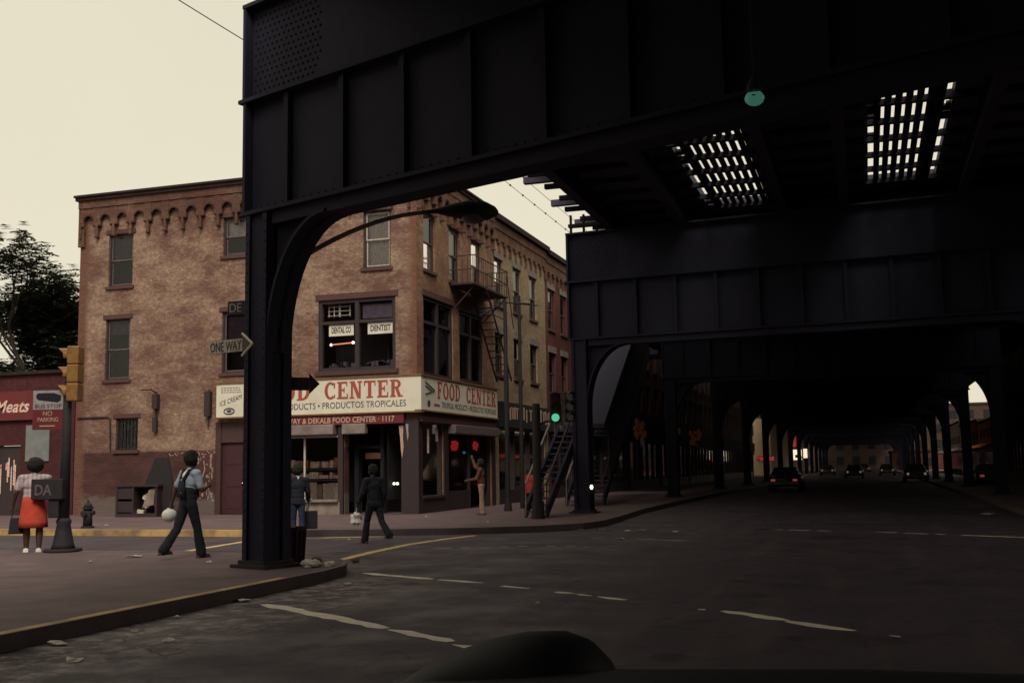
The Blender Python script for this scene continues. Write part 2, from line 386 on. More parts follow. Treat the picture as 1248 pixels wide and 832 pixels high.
strip('crosswalk_line', [(-4.56, 10.10), (-3.95, 9.72), (-3.7, 9.50)], .15, jag=.045)
strip('crosswalk_line', [(-3.61, 9.37), (-3.2, 9.18)], .13, jag=.04)
strip('crosswalk_line', [(-7.45, 15.5), (-6.02, 14.78)], .17)
strip('crosswalk_line', [(-5.9, 14.74), (-5.11, 14.40)], .15)
strip('crosswalk_line', [(-4.73, 14.08), (-4.28, 13.85)], .15)
strip('crosswalk_line', [(-3.83, 13.54), (-3.55, 13.4)], .14)
strip('crosswalk_line', [(-3.5, 13.33), (-3.3, 13.17)], .12)
strip('crosswalk_line', [(-3.2, 13.11), (-2.79, 12.85)], .15)
strip('crosswalk_line', [(-1.56, 12.1), (-.85, 11.45)], .18)
strip('crosswalk_line', [(-.85, 11.42), (-.22, 10.87)], .2)
strip('crosswalk_line', [(-1.86, 12.19), (-1.76, 12.13)], .07)
strip('crosswalk_line', [(.1, 10.66), (.2, 10.56)], .07)
strip('far_crosswalk_line', [(-2.22, 27.19), (-.89, 26.6)], .14, gaps=.25)
strip('far_crosswalk_line', [(.02, 26.28), (1.6, 25.3)], .14, gaps=.3)
strip('far_crosswalk_line', [(1.75, 25.2), (3.6, 24.1)], .18)
strip('far_crosswalk_line', [(-6.0, 24.0), (-5.0, 23.7), (-3.6, 23.0)], .05, gaps=.3)
strip('kerb_return_line', [(-8.95, 17.75), (-9.18, 19.5), (-9.29, 21.6), (-9.15, 23.3), (-8.9, 24.6)], .19, 'paintY', .015)
strip('stop_line', [(-13.05, 18.3), (-13.35, 20.3), (-13.6, 22.1), (-13.1, 23.1), (-12.0, 23.75), (-11.0, 24.05)], .17, 'paintY', .015)
strip('tar_seam_line', [(-8.3, 20.4), (-6.6, 21.3), (-5.2, 21.2)], .06, 'paint', .01, gaps=.5)

# ------------------------------------------------------------------ building faces
class Face:
    def __init__(s, O, U, Nn): s.O = Vector(O); s.U = Vector(U); s.N = Vector(Nn)
    def p(s, u, z, d=0): return s.O + s.U*u + s.N*d + Vector((0, 0, z))
    def box(s, b, u0, u1, z0, z1, d0, d1):
        return b.hexa([s.p(u0,z0,d0), s.p(u1,z0,d0), s.p(u1,z0,d1), s.p(u0,z0,d1), s.p(u0,z1,d0), s.p(u1,z1,d0), s.p(u1,z1,d1), s.p(u0,z1,d1)])
FA = Face((0, 33, 0), (1, 0, 0), (0, -1, 0))           # fronts on the side street
FB = Face((-13.9, 0, 0), (0, 1, 0), (1, 0, 0))         # fronts on the avenue, left side
FC = Face((10.6, 0, 0), (0, 1, 0), (-1, 0, 0))         # avenue, right side

def wall_shell(b, F, u0, u1, z0, z1, holes, t=.3):
    us = sorted({u0, u1, *[h[0] for h in holes], *[h[1] for h in holes]}); zs = sorted({z0, z1, *[h[2] for h in holes], *[h[3] for h in holes]})
    us = [u for u in us if u0 <= u <= u1]; zs = [z for z in zs if z0 <= z <= z1]
    for i in range(len(us)-1):
        for j in range(len(zs)-1):
            cu = (us[i]+us[i+1])/2; cz = (zs[j]+zs[j+1])/2
            if any(h[0] < cu < h[1] and h[2] < cz < h[3] for h in holes): continue
            b.quad(F.p(us[i], zs[j]), F.p(us[i+1], zs[j]), F.p(us[i+1], zs[j+1]), F.p(us[i], zs[j+1]))
    for h in holes:
        a, c, e, f = h
        b.quad(F.p(a,e), F.p(a,f), F.p(a,f,-t), F.p(a,e,-t)); b.quad(F.p(c,e), F.p(c,f), F.p(c,f,-t), F.p(c,e,-t))
        b.quad(F.p(a,f), F.p(c,f), F.p(c,f,-t), F.p(a,f,-t)); b.quad(F.p(a,e), F.p(c,e), F.p(c,e,-t), F.p(a,e,-t))

def window(parent, F, u0, u1, z0, z1, frame='darkwood', sash='greywood', shade=None, shade_to=.5, lintel='brownstone', sill='brownstone', glass='glass', split=True, curt=None, lh=.16, open_low=False):
    b = MB(); fw = .07; d0, d1 = -.2, -.08
    F.box(b, u0, u0+fw, z0, z1, d0, d1); F.box(b, u1-fw, u1, z0, z1, d0, d1)
    F.box(b, u0+fw, u1-fw, z1-fw, z1, d0, d1); F.box(b, u0+fw, u1-fw, z0, z0+fw*.8, d0, d1)
    w = b.build('window', M[frame], parent)
    zm = (z0+z1)/2; s = MB(); e = .045
    segs = [(zm-.025, z1-fw, -.125, -.10), (z0+fw*.8, zm+.025, -.165, -.14)] if split else [(z0+fw*.8, z1-fw, -.14, -.11)]
    for (a, c, p, q) in segs:
        F.box(s, u0+fw, u0+fw+e, a, c, p, q); F.box(s, u1-fw-e, u1-fw, a, c, p, q)
        F.box(s, u0+fw+e, u1-fw-e, c-e, c, p, q); F.box(s, u0+fw+e, u1-fw-e, a, a+e, p, q)
    s.build('sash', M[sash], w)
    pg = MB()
    for (a, c, p, q) in segs:
        pp = (p+q)/2; pg.quad(F.p(u0+fw+e, a+e, pp), F.p(u1-fw-e, a+e, pp), F.p(u1-fw-e, c-e, pp), F.p(u0+fw+e, c-e, pp))
    pg.build('pane', M[glass], w)
    if shade:
        q = MB(); zb = z1 - (z1-z0)*shade_to; F.box(q, u0+fw, u1-fw, zb, z1-fw, -.235, -.225); q.build('window_shade', M[shade], w)
    if curt:
        q = MB(); n = 18
        for i in range(n):
            ua = u0+fw+(u1-u0-2*fw)*i/n; ub = u0+fw+(u1-u0-2*fw)*(i+1)/n
            da = -.25-.02*(i % 2); db = -.25-.02*((i+1) % 2)
            q.quad(F.p(ua, z0+.1, da), F.p(ub, z0+.1, db), F.p(ub, z1-fw, db), F.p(ua, z1-fw, da))
        q.build('curtain', M[curt], w)
    if sill: q = MB(); F.box(q, u0-.08, u1+.08, z0-.11, z0-.003, -.2, .07); q.build('sill', M[sill], w)
    if lintel: q = MB(); F.box(q, u0-.1, u1+.1, z1+.003, z1+lh, -.2, .035); q.build('lintel', M[lintel], w)
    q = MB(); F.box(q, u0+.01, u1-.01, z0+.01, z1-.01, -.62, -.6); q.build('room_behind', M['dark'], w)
    return w

def text(s, F, u0, u1, z0, z1, d, m, parent=None, name='lettering', thick=.004, flip=False, bold=0.0):
    cu = bpy.data.curves.new('t', 'FONT'); cu.body = s; cu.extrude = .5; cu.offset = bold; cu.resolution_u = 3
    o = bpy.data.objects.new('t', cu); COL.objects.link(o); dg = bpy.context.evaluated_depsgraph_get(); dg.update()
    me = bpy.data.meshes.new_from_object(o.evaluated_get(dg)); bpy.data.objects.remove(o)
    xs = [v.co.x for v in me.vertices]; ys = [v.co.y for v in me.vertices]; x0, x1, y0, y1 = min(xs), max(xs), min(ys), max(ys)
    for v in me.vertices:
        u = (v.co.x-x0)/(x1-x0); w = (v.co.y-y0)/(y1-y0)
        v.co = F.p(u0+(u1-u0)*u, z0+(z1-z0)*w, d + (thick if v.co.z > 0 else 0))
    me.materials.clear(); me.materials.append(M[m]); me.name = name
    ob = bpy.data.objects.new(name, me); COL.objects.link(ob)
    if parent: ob.parent = parent
    return ob

# slab-serif capitals for the big shop sign
def glyph(ch):
    t = .23; s = .09; q = []; rect = lambda a, b, c, d: q.append([(a, c), (b, c), (b, d), (a, d)])
    def ringarc(cx, cy, rx, ry, th, a0, a1, n=18, tv=.13):
        for i in range(n):
            p = R(a0+(a1-a0)*i/n); r = R(a0+(a1-a0)*(i+1)/n)
            o = lambda a: (cx+rx*math.cos(a), cy+ry*math.sin(a)); k = lambda a: (cx+(rx-th)*math.cos(a), cy+(ry-tv)*math.sin(a))
            q.append([k(p), o(p), o(r), k(r)])
    if ch in 'FE':
        rect(.1, .1+t, 0, 1); rect(0, .42, 0, s); rect(0, .1, 1-s, 1); rect(.1+t, .74, 1-s*1.3, 1); rect(.66, .74, .72, 1-s*1.3)
        rect(.1+t, .52, .46, .57); rect(.47, .55, .36, .67)
        if ch == 'E': rect(.42, .78, 0, s*1.3); rect(.70, .78, s*1.3, .30); rect(.33, .42, 0, s*1.3)
        return q, .84
    if ch == 'O': ringarc(.42, .5, .42, .51, .22, 0, 360, 28); return q, .9
    if ch == 'C': ringarc(.42, .5, .42, .51, .22, 48, 312, 24); rect(.66, .76, .64, .96); rect(.66, .76, .08, .26); return q, .84
    if ch == 'D':
        rect(.1, .1+t, 0, 1); rect(0, .1, 0, s); rect(0, .1, 1-s, 1); ringarc(.33, .5, .49, .5, .22, -90, 90, 20); return q, .88
    if ch == 'N':
        rect(.1, .24, 0, 1); rect(.66, .80, 0, 1); rect(0, .34, 0, s); rect(0, .1, 1-s, 1); rect(.56, .90, 1-s, 1)
        q.append([(.1, 1), (.36, 1), (.80, 0), (.58, 0)]); return q, .96
    if ch == 'T':
        rect(.30, .30+t, 0, 1-s); rect(.18, .65, 0, s); rect(0, .83, 1-s*1.3, 1); rect(0, .08, .70, 1-s*1.3); rect(.75, .83, .70, 1-s*1.3); return q, .88
    if ch == 'R':
        rect(.1, .1+t, 0, 1); rect(0, .42, 0, s); rect(0, .1, 1-s, 1); ringarc(.40, .74, .36, .26, .2, -90, 90, 16, .11)
        rect(.33, .42, 1-.11, 1); rect(.33, .42, .48, .59)
        q.append([(.38, .48), (.58, .5), (.78, .06), (.56, .0)]); rect(.56, .90, 0, s); return q, .92
    return q, .5
def slabtext(s, F, u0, u1, z0, z1, d, m, parent):
    W = 0; items = []
    for ch in s:
        if ch == ' ': W += .75; continue
        q, w = glyph(ch); items.append((q, W)); W += w+.06
    W -= .06; b = MB(); k = (u1-u0)/W; lay = 0
    for q, off in items:
        for poly in q:
            lay = (lay+1) % 7; dd = .0003*lay
            b.prism(poly, lambda p: F.p(u0+(p[0]+off)*k, z0+(z1-z0)*p[1], d), lambda p: F.p(u0+(p[0]+off)*k, z0+(z1-z0)*p[1], d+.004+dd))
    return b.build('lettering', M[m], parent)

def corbel_table(b, F, u0, u1, ztop, zspring, zdrop, pitch, proud=.10, arch=True, edge=None):
    """brick arcade under the cornice: round-headed bays between stepped pendants"""
    n = max(1, round((u1-u0)/pitch)); p = (u1-u0)/n; K = 14
    for i in range(n):
        a = u0+i*p
        for k in range(K):
            x0 = k/K; x1 = (k+1)/K; xm = abs((x0+x1)/2-.5)*2          # 0 centre .. 1 edge
            if xm > .58: zb = zspring-(zspring-zdrop)*(.25, .25, .62, 1.0)[min(3, int((xm-.58)/.105))]
            elif arch: zb = zspring + (ztop-zspring)*.5*math.sqrt(max(0, 1-(xm/.6)**2))
            else: zb = zspring
            F.box(b, a+p*x0, a+p*x1, zb, ztop, .001, proud if xm > .58 else proud*.9)
            if edge is not None: F.box(edge, a+p*x0-.004, a+p*x1+.004, zb-.045, zb-.002, .002, proud+.03)
    return n, p

# ---- the corner building -------------------------------------------------
A = thing('corner_building', 'three storey corner building of worn tan painted brick with a food shop below', 'building', (-13.9, 33, 0))
def P0(b, name, m, parent, smooth=False, bevel=0):
    """link a part built in world coordinates under a thing placed elsewhere"""
    o = b.build(name, M[m], None, smooth, bevel); parent_keep(o, parent); return o
def parent_keep(o, parent):
    root = parent
    o.parent = root
    M0 = Matrix.Identity(4); r = root
    chain = []
    while r is not None: chain.append(r); r = r.parent
    for r in reversed(chain): M0 = M0 @ Matrix.LocRotScale(r.location, r.rotation_euler, r.scale)
    o.location = M0.inverted().translation; o.rotation_euler = M0.inverted().to_euler()
    return o
# (things whose parts are made in world coordinates keep their Empty at the origin of the world axes)
A.location = (0, 0, 0)
XL, XR, YB, ZT = -27.3, -13.9, 40.75, 11.75
LW = [(-26.05, -25.0, 8.35, 10.28), (-26.1, -25.05, 4.95, 7.15), (-25.55, -24.62, 2.42, 3.56), (-21.25, -20.2, 9.12, 10.5), (-21.25, -20.15, 5.0, 7.15), (-15.83, -14.83, 8.3, 10.25),
      (-17.5, -14.66, 4.88, 7.3)]
door_h = (-21.45, -20.1, .15, 3.3); shop_h = (-19.6, -16.72, .62, 3.15); ent_h = (-16.5, -14.45, .15, 3.15)
RW = [(33.62, 34.66, 8.27, 10.25), (35.98, 37.06, 8.25, 10.2), (38.3, 39.4, 8.3, 10.18), (33.56, 36.30, 4.68, 7.35), (36.96, 39.5, 4.72, 7.32)]
rs_h = (33.3, 35.25, .62, 3.1); rs2_h = (35.7, 40.3, .15, 3.0)
b = MB(); wall_shell(b, FA, XL, XR, .15, ZT-.02, LW+[door_h, shop_h, ent_h])
b.quad((XL, 33, .15), (XL, YB, .15), (XL, YB, ZT), (XL, 33, ZT)); b.quad((XL, YB, .15), (XR, YB, .15), (XR, YB, ZT), (XL, YB, ZT))
b.build('side_street_wall', M['brickA'], A)
b = MB(); wall_shell(b, FB, 33.0, YB, .15, ZT-.02, RW+[rs_h, rs2_h]); b.build('avenue_wall', M['brickA2'], A)
b = MB(); b.box(XL-.05, XR+.1, 32.9, YB, ZT-.0, ZT+.10); b.build('roof', M['tar'], A)
ce = MB(); c = MB(); corbel_table(c, FA, XL+.05, XR-.2, 11.32, 10.80, 10.24, .72, .13, edge=ce)
FA.box(c, XL-.02, XR+.14, 11.32, 11.60, .001, .16); FA.box(c, XL-.04, XL+.22, 9.9, 11.32, .002, .10)
ce.build('side_street_arch_edging', M['archedge'], c.build('side_street_cornice', M['brickTrim'], A))
c = MB(); FA.box(c, XL-.1, XR+.24, 11.60, 11.72, .003, .24); FA.box(c, XL-.14, XR+.3, 11.72, 11.80, .003, .30); c.build('side_street_flashing', M['flash'], A)
ce = MB(); c = MB(); corbel_table(c, FB, 33.1, YB, 11.32, 10.80, 10.24, .70, .13, edge=ce); FB.box(c, 32.86, YB, 11.32, 11.60, .002, .155); ce.build('avenue_arch_edging', M['archedge'], c.build('avenue_cornice', M['brickTrim'], A))
c = MB(); FB.box(c, 32.75, YB, 11.602, 11.72, .004, .235); FB.box(c, 32.7, YB, 11.722, 11.802, .004, .295); c.build('avenue_flashing', M['flash'], A)
window(A, FA, *LW[0], shade='blind', shade_to=.5); window(A, FA, *LW[1], shade='blind', shade_to=.25); window(A, FA, *LW[2], split=False, sash='ironrust')
window(A, FA, *LW[3], sash='greywood', curt=None, shade='curtain', shade_to=.5); window(A, FA, *LW[4], shade='blind', shade_to=.45)
w6 = window(A, FA, *LW[5], sash='whitewood', curt='curtain')
# bars of the little window, standing in front of it
q = MB()
for i in range(6): FA.box(q, -25.45+i*.145, -25.43+i*.145, 2.46, 3.5, .0, .02)
q.build('window_bar', M['iron'], A)
# large second floor window on the side street: two lights with transoms
def bigwin(F, u0, u1, z0, z1, name='shop_window'):
    um = (u0+u1)/2; zt = z1-(z1-z0)*.32; b = MB(); f = .12
    F.box(b, u0, u0+f, z0, z1, -.2, -.04); F.box(b, u1-f, u1, z0, z1, -.2, -.04); F.box(b, um-f*.6, um+f*.6, z0, z1, -.2, -.03)
    for a, c in ((u0+f, um-f*.6), (um+f*.6, u1-f)):
        F.box(b, a, c, z1-f, z1, -.2, -.04); F.box(b, a, c, z0, z0+f, -.2, -.04); F.box(b, a, c, zt-.05, zt+.05, -.2, -.05)
    w = b.build('window', M['darkwood'], A)
    q = MB(); q.quad(F.p(u0+f,z0+f,-.13), F.p(u1-f,z0+f,-.13), F.p(u1-f,z1-f,-.13), F.p(u0+f,z1-f,-.13)); q.build('pane', M['glass'], w)
    q = MB(); F.box(q, u0-.1, u1+.1, z1+.003, z1+.2, -.2, .04); q.build('lintel', M['brownstone'], w)
    q = MB(); F.box(q, u0-.1, u1+.1, z0-.14, z0-.003, -.2, .09); q.build('sill', M['brownwood'], w)
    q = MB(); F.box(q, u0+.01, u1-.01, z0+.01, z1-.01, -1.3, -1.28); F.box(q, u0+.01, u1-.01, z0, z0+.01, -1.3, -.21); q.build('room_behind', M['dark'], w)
    return w, um, zt
bw, um, zt = bigwin(FA, *LW[6])
q = MB(); FA.box(q, um+.15, -14.85, zt+.1, 7.1, -.19, -.17); q.build('window_shade', M['blind'], bw)
for i, (a, c, s_) in enumerate(((-17.16, -16.24, 'DENTAL CO'), (-15.72, -14.78, 'DENTIST'))):
    z0 = 6.08
    q = MB(); FA.box(q, a, c, z0, z0+.38, -.126, -.116); pl = q.build('window_sign', M['signwhite'], bw)
    text(s_, FA, a+.1, c-.1, z0+.09, z0+.30, -.115, 'signdark', pl, bold=.03)
q = MB(); q.tube([FA.p(-17.12, 5.80, -.2), FA.p(-16.3, 5.84, -.2)], .022); tb = q.build('neon_tube', M['orange_em'], bw)
q = MB(); q.ell(FA.p(-17.12, 5.80, -.2), (.05,)*3); q.ell(FA.p(-16.3, 5.84, -.2), (.055,)*3); q.build('tube_end', M['white_em'], tb)
q = MB()                                                            # little shelf rack seen in the left transom
for k in range(3): FA.box(q, -17.26, -16.4, 6.78+k*.15, 6.80+k*.15, -.24, -.22)
for u in (-17.24, -17.05, -16.86, -16.46): FA.box(q, u, u+(.07 if u == -16.86 else .035), 6.74, 7.16, -.26, -.245)
q.build('wire_rack', M['curtain'], bw)
q = MB(); rnd = random.Random(3)
for k in range(26):
    u = rnd.choice((rnd.uniform(-17.3, -16.3), rnd.uniform(-15.9, -14.9))); h = rnd.uniform(.05, .2); FA.box(q, u, u+rnd.uniform(.05, .18), 5.02, 5.02+h, -.5, -.3)
q.build('clutter', M['blind'], bw)
for a in RW[:3]: window(A, FB, *a, shade='blindpale' if a != RW[0] else 'blind', shade_to=.95 if a != RW[0] else .5, sash='greywood')
bw2, um2, zt2 = bigwin(FB, *RW[3]); bw3, um3, zt3 = bigwin(FB, *RW[4])
for F_, a, c, z, w_ in ((FB, 34.0, 34.6, 6.0, bw2), (FB, 35.3, 36.0, 6.0, bw2)):
    q = MB(); FB.box(q, a, c, z, z+.3, -.20, -.185); q.build('window_sign', M['blindpale'] if a < 34.5 else M['cardboard'], w_)
q = MB(); FB.box(q, 37.75, 37.85, 4.95, 6.6, -.20, -.18); q.build('curtain_edge', M['curtain'], bw3)
# shop front on the side street
b = MB()
FA.box(b, -21.45, -21.25, .15, 3.3, -.2, -.02); FA.box(b, -20.3, -20.1, .15, 3.3, -.2, -.02); FA.box(b, -21.25, -20.3, 2.6, 3.3, -.2, -.05)
d = b.build('side_door', M['brownwood'], A)
q = MB(); FA.box(q, -21.24, -20.31, .16, 2.59, -.2, -.14)
for k in range(3): FA.box(q, -21.1, -20.45, .35+k*.75, .95+k*.75, -.14, -.125)
q.build('door_leaf', M['oldred'], d)
q = MB(); q.ell(FA.p(-20.42, 1.2, -.10), (.035,)*3); q.build('door_handle', M['chrome'], d)
b = MB(); FA.box(b, -19.75, -16.62, .15, .56, .0, .16); b.build('bulkhead', M['concrete'], A)
b = MB(); FA.box(b, -19.7, -16.66, .56, .64, -.02, .28); b.build('shop_ledge', M['galv'], A)
b = MB()
for u in (-19.6, -18.05, -16.78): FA.box(b, u, u+.06, .64, 3.15, -.1, -.04)
FA.box(b, -19.6, -16.72, 2.68, 2.75, -.1, -.04)
sw = b.build('display_window', M['whitewood'], A)
b = MB(); b.quad(FA.p(-19.6,.62,-.08), FA.p(-16.72,.62,-.08), FA.p(-16.72,3.15,-.08), FA.p(-19.6,3.15,-.08)); b.build('pane', M['glass'], sw)
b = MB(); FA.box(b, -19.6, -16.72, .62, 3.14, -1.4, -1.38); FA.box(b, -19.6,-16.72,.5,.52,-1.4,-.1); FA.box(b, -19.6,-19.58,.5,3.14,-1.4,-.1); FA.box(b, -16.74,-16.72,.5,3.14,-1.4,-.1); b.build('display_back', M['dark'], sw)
rnd = random.Random(11)
for lvl, z, hmax, mm in ((0, .64, .62, ('goods2', 'concrete', 'signwhite')), (1, 1.32, .22, ('goods1', 'goods2')), (2, 1.68, .34, ('goods2', 'goods1', 'goods3'))):
    q = {k: MB() for k in mm}; u = -19.5
    while u < -16.9:
        w = rnd.uniform(.12, .34); FA.box(q[rnd.choice(mm)], u, u+w, z, z+hmax*rnd.uniform(.5, 1), -.45, -.11-rnd.random()*.06); u += w+rnd.uniform(.01, .09)
    for k, v in q.items():
        if v.v: v.build('packets_on_shelf', M[k], sw)
q = MB(); FA.box(q, -19.4, -18.5, .66, 1.22, -.13, -.11); FA.box(q, -17.95, -17.6, .66, 1.2, -.13, -.11); FA.box(q, -17.3, -16.95, .66, 1.15, -.14, -.12); q.build('leaning_board', M['whitewood'], sw)
for z in (1.28, 1.64): q = MB(); FA.box(q, -19.55, -16.8, z-.03, z, -.7, -.12); q.build('display_shelf', M['greywood'], sw)
for a, c, dd in ((-19.65, -16.78, .34), (-16.5, -15.65, .26)):
    q = MB(); FA.box(q, a, c, 2.76, 3.10, .02, dd); q.build('awning_box', M['galv'], A, bevel=.03)
q = MB(); FA.box(q, -16.7, -16.52, .15, 3.12, .0, .12); q.build('door_post', M['ironrust'], A)
b = MB(); FA.box(b, -16.45, -16.3, .15, 3.1, -.9, -.6); FA.box(b, -15.5, -15.38, .15, 3.1, -.9, -.6); FA.box(b, -16.3, -15.5, 2.3, 2.4, -.9, -.6)
FA.box(b, -16.45,-14.45,.15,3.1,-2.2,-2.18); ed = b.build('shop_doorway', M['dark'], A)
q = MB(); FA.box(q, -16.0, -15.45, 1.95, 2.15, -.56, -.52); q.build('door_notice', M['brownshirt'], ed)
for u in (-15.0, -14.88): q = MB(); q.ell(FA.p(u, 1.12, -.6), (.045,)*3); q.build('lit_bulb', M['bulb_em'], ed)
# corner pier clad in boards, with paper bills and hanging cloths
b = MB(); b.box(-14.45, -13.84, 32.94, 33.3, .15, 3.2); b.build('corner_pier', M['darkwood'], A)
for u, z0, z1, w, m in ((-14.52, 1.95, 3.0, .16, 'letterpale'), (-14.28, 2.5, 3.05, .1, 'blindpale')):
    q = MB(); pts = [(0, 1), (1, 1), (.9, .6), (1.05, .35), (.7, .0), (.45, .25), (.3, .6)]
    q.prism(pts, lambda p: FA.p(u+w*p[0], z0+(z1-z0)*p[1], .075), lambda p: FA.p(u+w*p[0], z0+(z1-z0)*p[1], .085)); q.build('hanging_bill', M[m], A)
for u, z0, z1, w, m in ((33.2, 1.9, 3.0, .12, 'letterpale'), (33.75, 2.1, 2.9, .14, 'goods1'), (34.5, 2.5, 2.95, .2, 'blindpale')):
    q = MB(); FB.box(q, u, u+w, z0, z1, .03, .04); q.build('hanging_bill', M[m], A)
# main fascia signs
def fascia(F, u0, u1, z0, z1):
    b = MB(); F.box(b, u0, u1, z0, z1, .004, .22); s = b.build('shop_sign', M['signwhite'], A)
    q = MB(); F.box(q, u0-.03, u1+.03, z1+.001, z1+.05, .002, .26); F.box(q, u0-.03, u1+.03, z0-.05, z0-.001, .002, .26)
    q.build('sign_trim', M['gold'], s); return s
sA = fascia(FA, -21.29, -13.67, 3.46, 4.6)
slabtext('FOOD', FA, -19.85, -17.66, 3.93, 4.50, .222, 'signred', sA)
slabtext('CENTER', FA, -17.14, -14.30, 3.93, 4.50, .222, 'signred', sA)
text('TROPICAL PRODUCTS • PRODUCTOS TROPICALES', FA, -20.05, -14.2, 3.62, 3.83, .222, 'signdark', sA)
ic = text('ICE CREAM', FA, -21.15, -20.3, 3.95, 4.12, .222, 'signdark', sA)
for v in ic.data.vertices: v.co.z += (v.co.x+20.7)*.28
q = MB(); FA.box(q, -20.22, -20.19, 3.47, 4.59, .22, .235); q.build('sign_divider', M['galv'], sA)
q = MB(); q.tube([FA.p(-20.78+.2*math.cos(a*PI/8), 3.66+.10*math.sin(a*PI/8), .226) for a in range(17)], .022, 5, False); q.ell(FA.p(-20.78, 3.66, .224), (.10, .006, .05)); q.build('emblem', M['signdark'], sA)
q = MB(); rnd = random.Random(5)
for k in range(3):
    u = -21.1
    while u < -20.35: w = rnd.uniform(.03, .1); FA.box(q, u, u+w, 4.44-k*.075, 4.47-k*.075, .22, .224); u += w+.03
q.build('small_print', M['greywood'], sA)
rb = MB(); FA.box(rb, -20.1, -14.3, 3.08, 3.40, .004, .2); rbo = rb.build('maroon_fascia', M['stripred'], A)
text('BROADWAY & DEKALB FOOD CENTER · 1117', FA, -19.35, -14.62, 3.14, 3.33, .202, 'letterpale', rbo, bold=.02)
sB = fascia(FB, 32.79, 40.5, 3.50, 4.6)
sB.location.x = .002
slabtext('FOOD', FB, 34.2, 36.4, 3.93, 4.50, .222, 'signred', sB); slabtext('CENTER', FB, 37.0, 40.3, 3.93, 4.50, .222, 'signred', sB)
text('TROPICAL PRODUCTS • PRODUCTOS TROPICALES', FB, 34.6, 40.3, 3.64, 3.83, .222, 'signdark', sB)
q = MB()                                                            # painted emblem: a swoosh, a bottle cap and a red label
for a_, c_ in (((33.15, 4.42), (33.95, 4.18)), ((33.15, 4.02), (33.95, 4.18)), ((33.15, 4.30), (33.7, 4.15))): q.tube([FB.p(*a_, .226), FB.p(*c_, .226)], .022, 5)
q.ell(FB.p(33.45, 3.72, .224), (.006, .13, .12)); q.build('emblem', M['signdark'], sB)
q = MB(); FB.box(q, 33.9, 34.4, 3.66, 3.74, .221, .226); q.build('red_label', M['signred'], sB)
rb = MB(); FB.box(rb, 33.0, 40.5, 3.12, 3.42, .004, .18); rb.build('avenue_fascia_board', M['brownwood'], A)
q = MB(); FB.box(q, 33.02, 35.6, .15, .6, .002, .05); FB.box(q, 33.02, 33.29, .6, 3.1, .002, .04); FB.box(q, 35.27, 35.68, .6, 3.1, .002, .04); FB.box(q, 40.32, 40.72, .15, 3.1, .002, .04); q.build('shade_cladding', M['darkwood'], A)  # dark boards stand in for the deck's shade on the lower brick
q = MB(); FB.box(q, 35.6, 40.4, 2.78, 3.10, .02, .34); q.build('avenue_awning_box', M['greywood'], A, bevel=.03)
b = MB()
for u in (33.3, 35.15): FB.box(b, u, u+.09, .62, 3.1, -.15, -.04)
FB.box(b, 33.3, 35.25, .62, .7, -.15, .1); dw = b.build('avenue_display_window', M['ironrust'], A)
b = MB(); b.quad(FB.p(33.3,.65,-.1), FB.p(35.2,.65,-.1), FB.p(35.2,3.1,-.1), FB.p(33.3,3.1,-.1)); b.build('pane', M['glass'], dw)
b = MB(); FB.box(b, 33.3, 35.25, .6, 3.1, -1.2, -1.18); b.build('display_back', M['dark'], dw)
q = MB(); FB.box(q, 33.38, 34.1, .72, 1.32, -.3, -.28); ps = q.build('white_poster', M['signwhite'], dw)
q = MB(); FB.box(q, 33.65, 33.85, .85, 1.15, -.278, -.272); q.build('poster_figure', M['signdark'], ps)
q = MB(); FB.box(q, 34.25, 34.6, .72, 1.1, -.3, -.2); FB.box(q, 34.7, 35.1, .72, 1.02, -.34, -.22); q.build('packets', M['goods2'], dw)
q = MB(); q.tube([FB.p(34.6, 1.35, -.35), FB.p(34.6, 1.75, -.35), FB.p(34.6, 1.95, -.35), FB.p(34.6, 2.05, -.35)], [.16, .18, .09, .06], 12); q.build('display_jar', M['cardboard'], dw)
b = MB(); FB.box(b, 35.7, 40.3, .15, 3.0, -.9, -.88)
for u in (35.7, 38.0, 40.2): FB.box(b, u, u+.1, .15, 3.0, -.3, -.05)
FB.box(b, 35.8, 38.0, .15, .8, -.3, -.06); wn = b.build('avenue_shopfront', M['darkwood'], A)
b = MB(); b.quad(FB.p(35.8,.8,-.15), FB.p(40.2,.8,-.15), FB.p(40.2,2.95,-.15), FB.p(35.8,2.95,-.15)); b.build('pane', M['glass'], wn)
for u, dz in ((36.85, 0), (39.1, .05)):
    q = MB(); rnd = random.Random(int(u)); pts = []
    for k in range(14): a = 2*PI*k/14; r = .2*(1+.3*rnd.uniform(-1, 1)); pts.append((u+1.9*r*math.cos(a), 2.38+dz+r*math.sin(a)*.85))
    q.prism(pts, lambda p: FB.p(p[0], p[1], -.21), lambda p: FB.p(p[0], p[1], -.19)); q.build('red_neon_sign', M['red_em'], wn)
q = MB(); FB.box(q, 37.7, 38.0, 2.12, 2.2, -.21, -.2); q.build('teal_neon_sign', emat('teal_tube', (.05, .6, .5), .2), wn)
# iron lamp brackets and pipes on the side wall
for u, s_ in ((-23.85, 1), (-21.7, .75)):
    q = MB(); q.tube([FA.p(u, 3.15, .06), FA.p(u, 4.45, .06)], .04*s_, 6)
    if s_ == 1: q.tube([FA.p(u, 4.4, .06), FA.p(u-.1, 4.52, .2), FA.p(u-.35, 4.5, .45)], .03, 6); q.obox(FA.p(u, 3.3, .1), (.16, .1, .5)); q.obox(FA.p(u+.03, 4.1, .12), (.22, .16, .5))
    else: q.obox(FA.p(u, 3.95, .1), (.22, .16, .85))
    q.build('wall_bracket', M['ironrust'], A)
q = MB(); q.tube([FA.p(-27.2, 3.62, .04), FA.p(-25.9, 3.62, .04), FA.p(-25.78, 3.55, .04), FA.p(-25.74, 2.4, .04)], .03, 6); q.build('wall_pipe', M['ironrust'], A)
q = MB(); rnd = random.Random(9)                                     # chalked graffiti marks
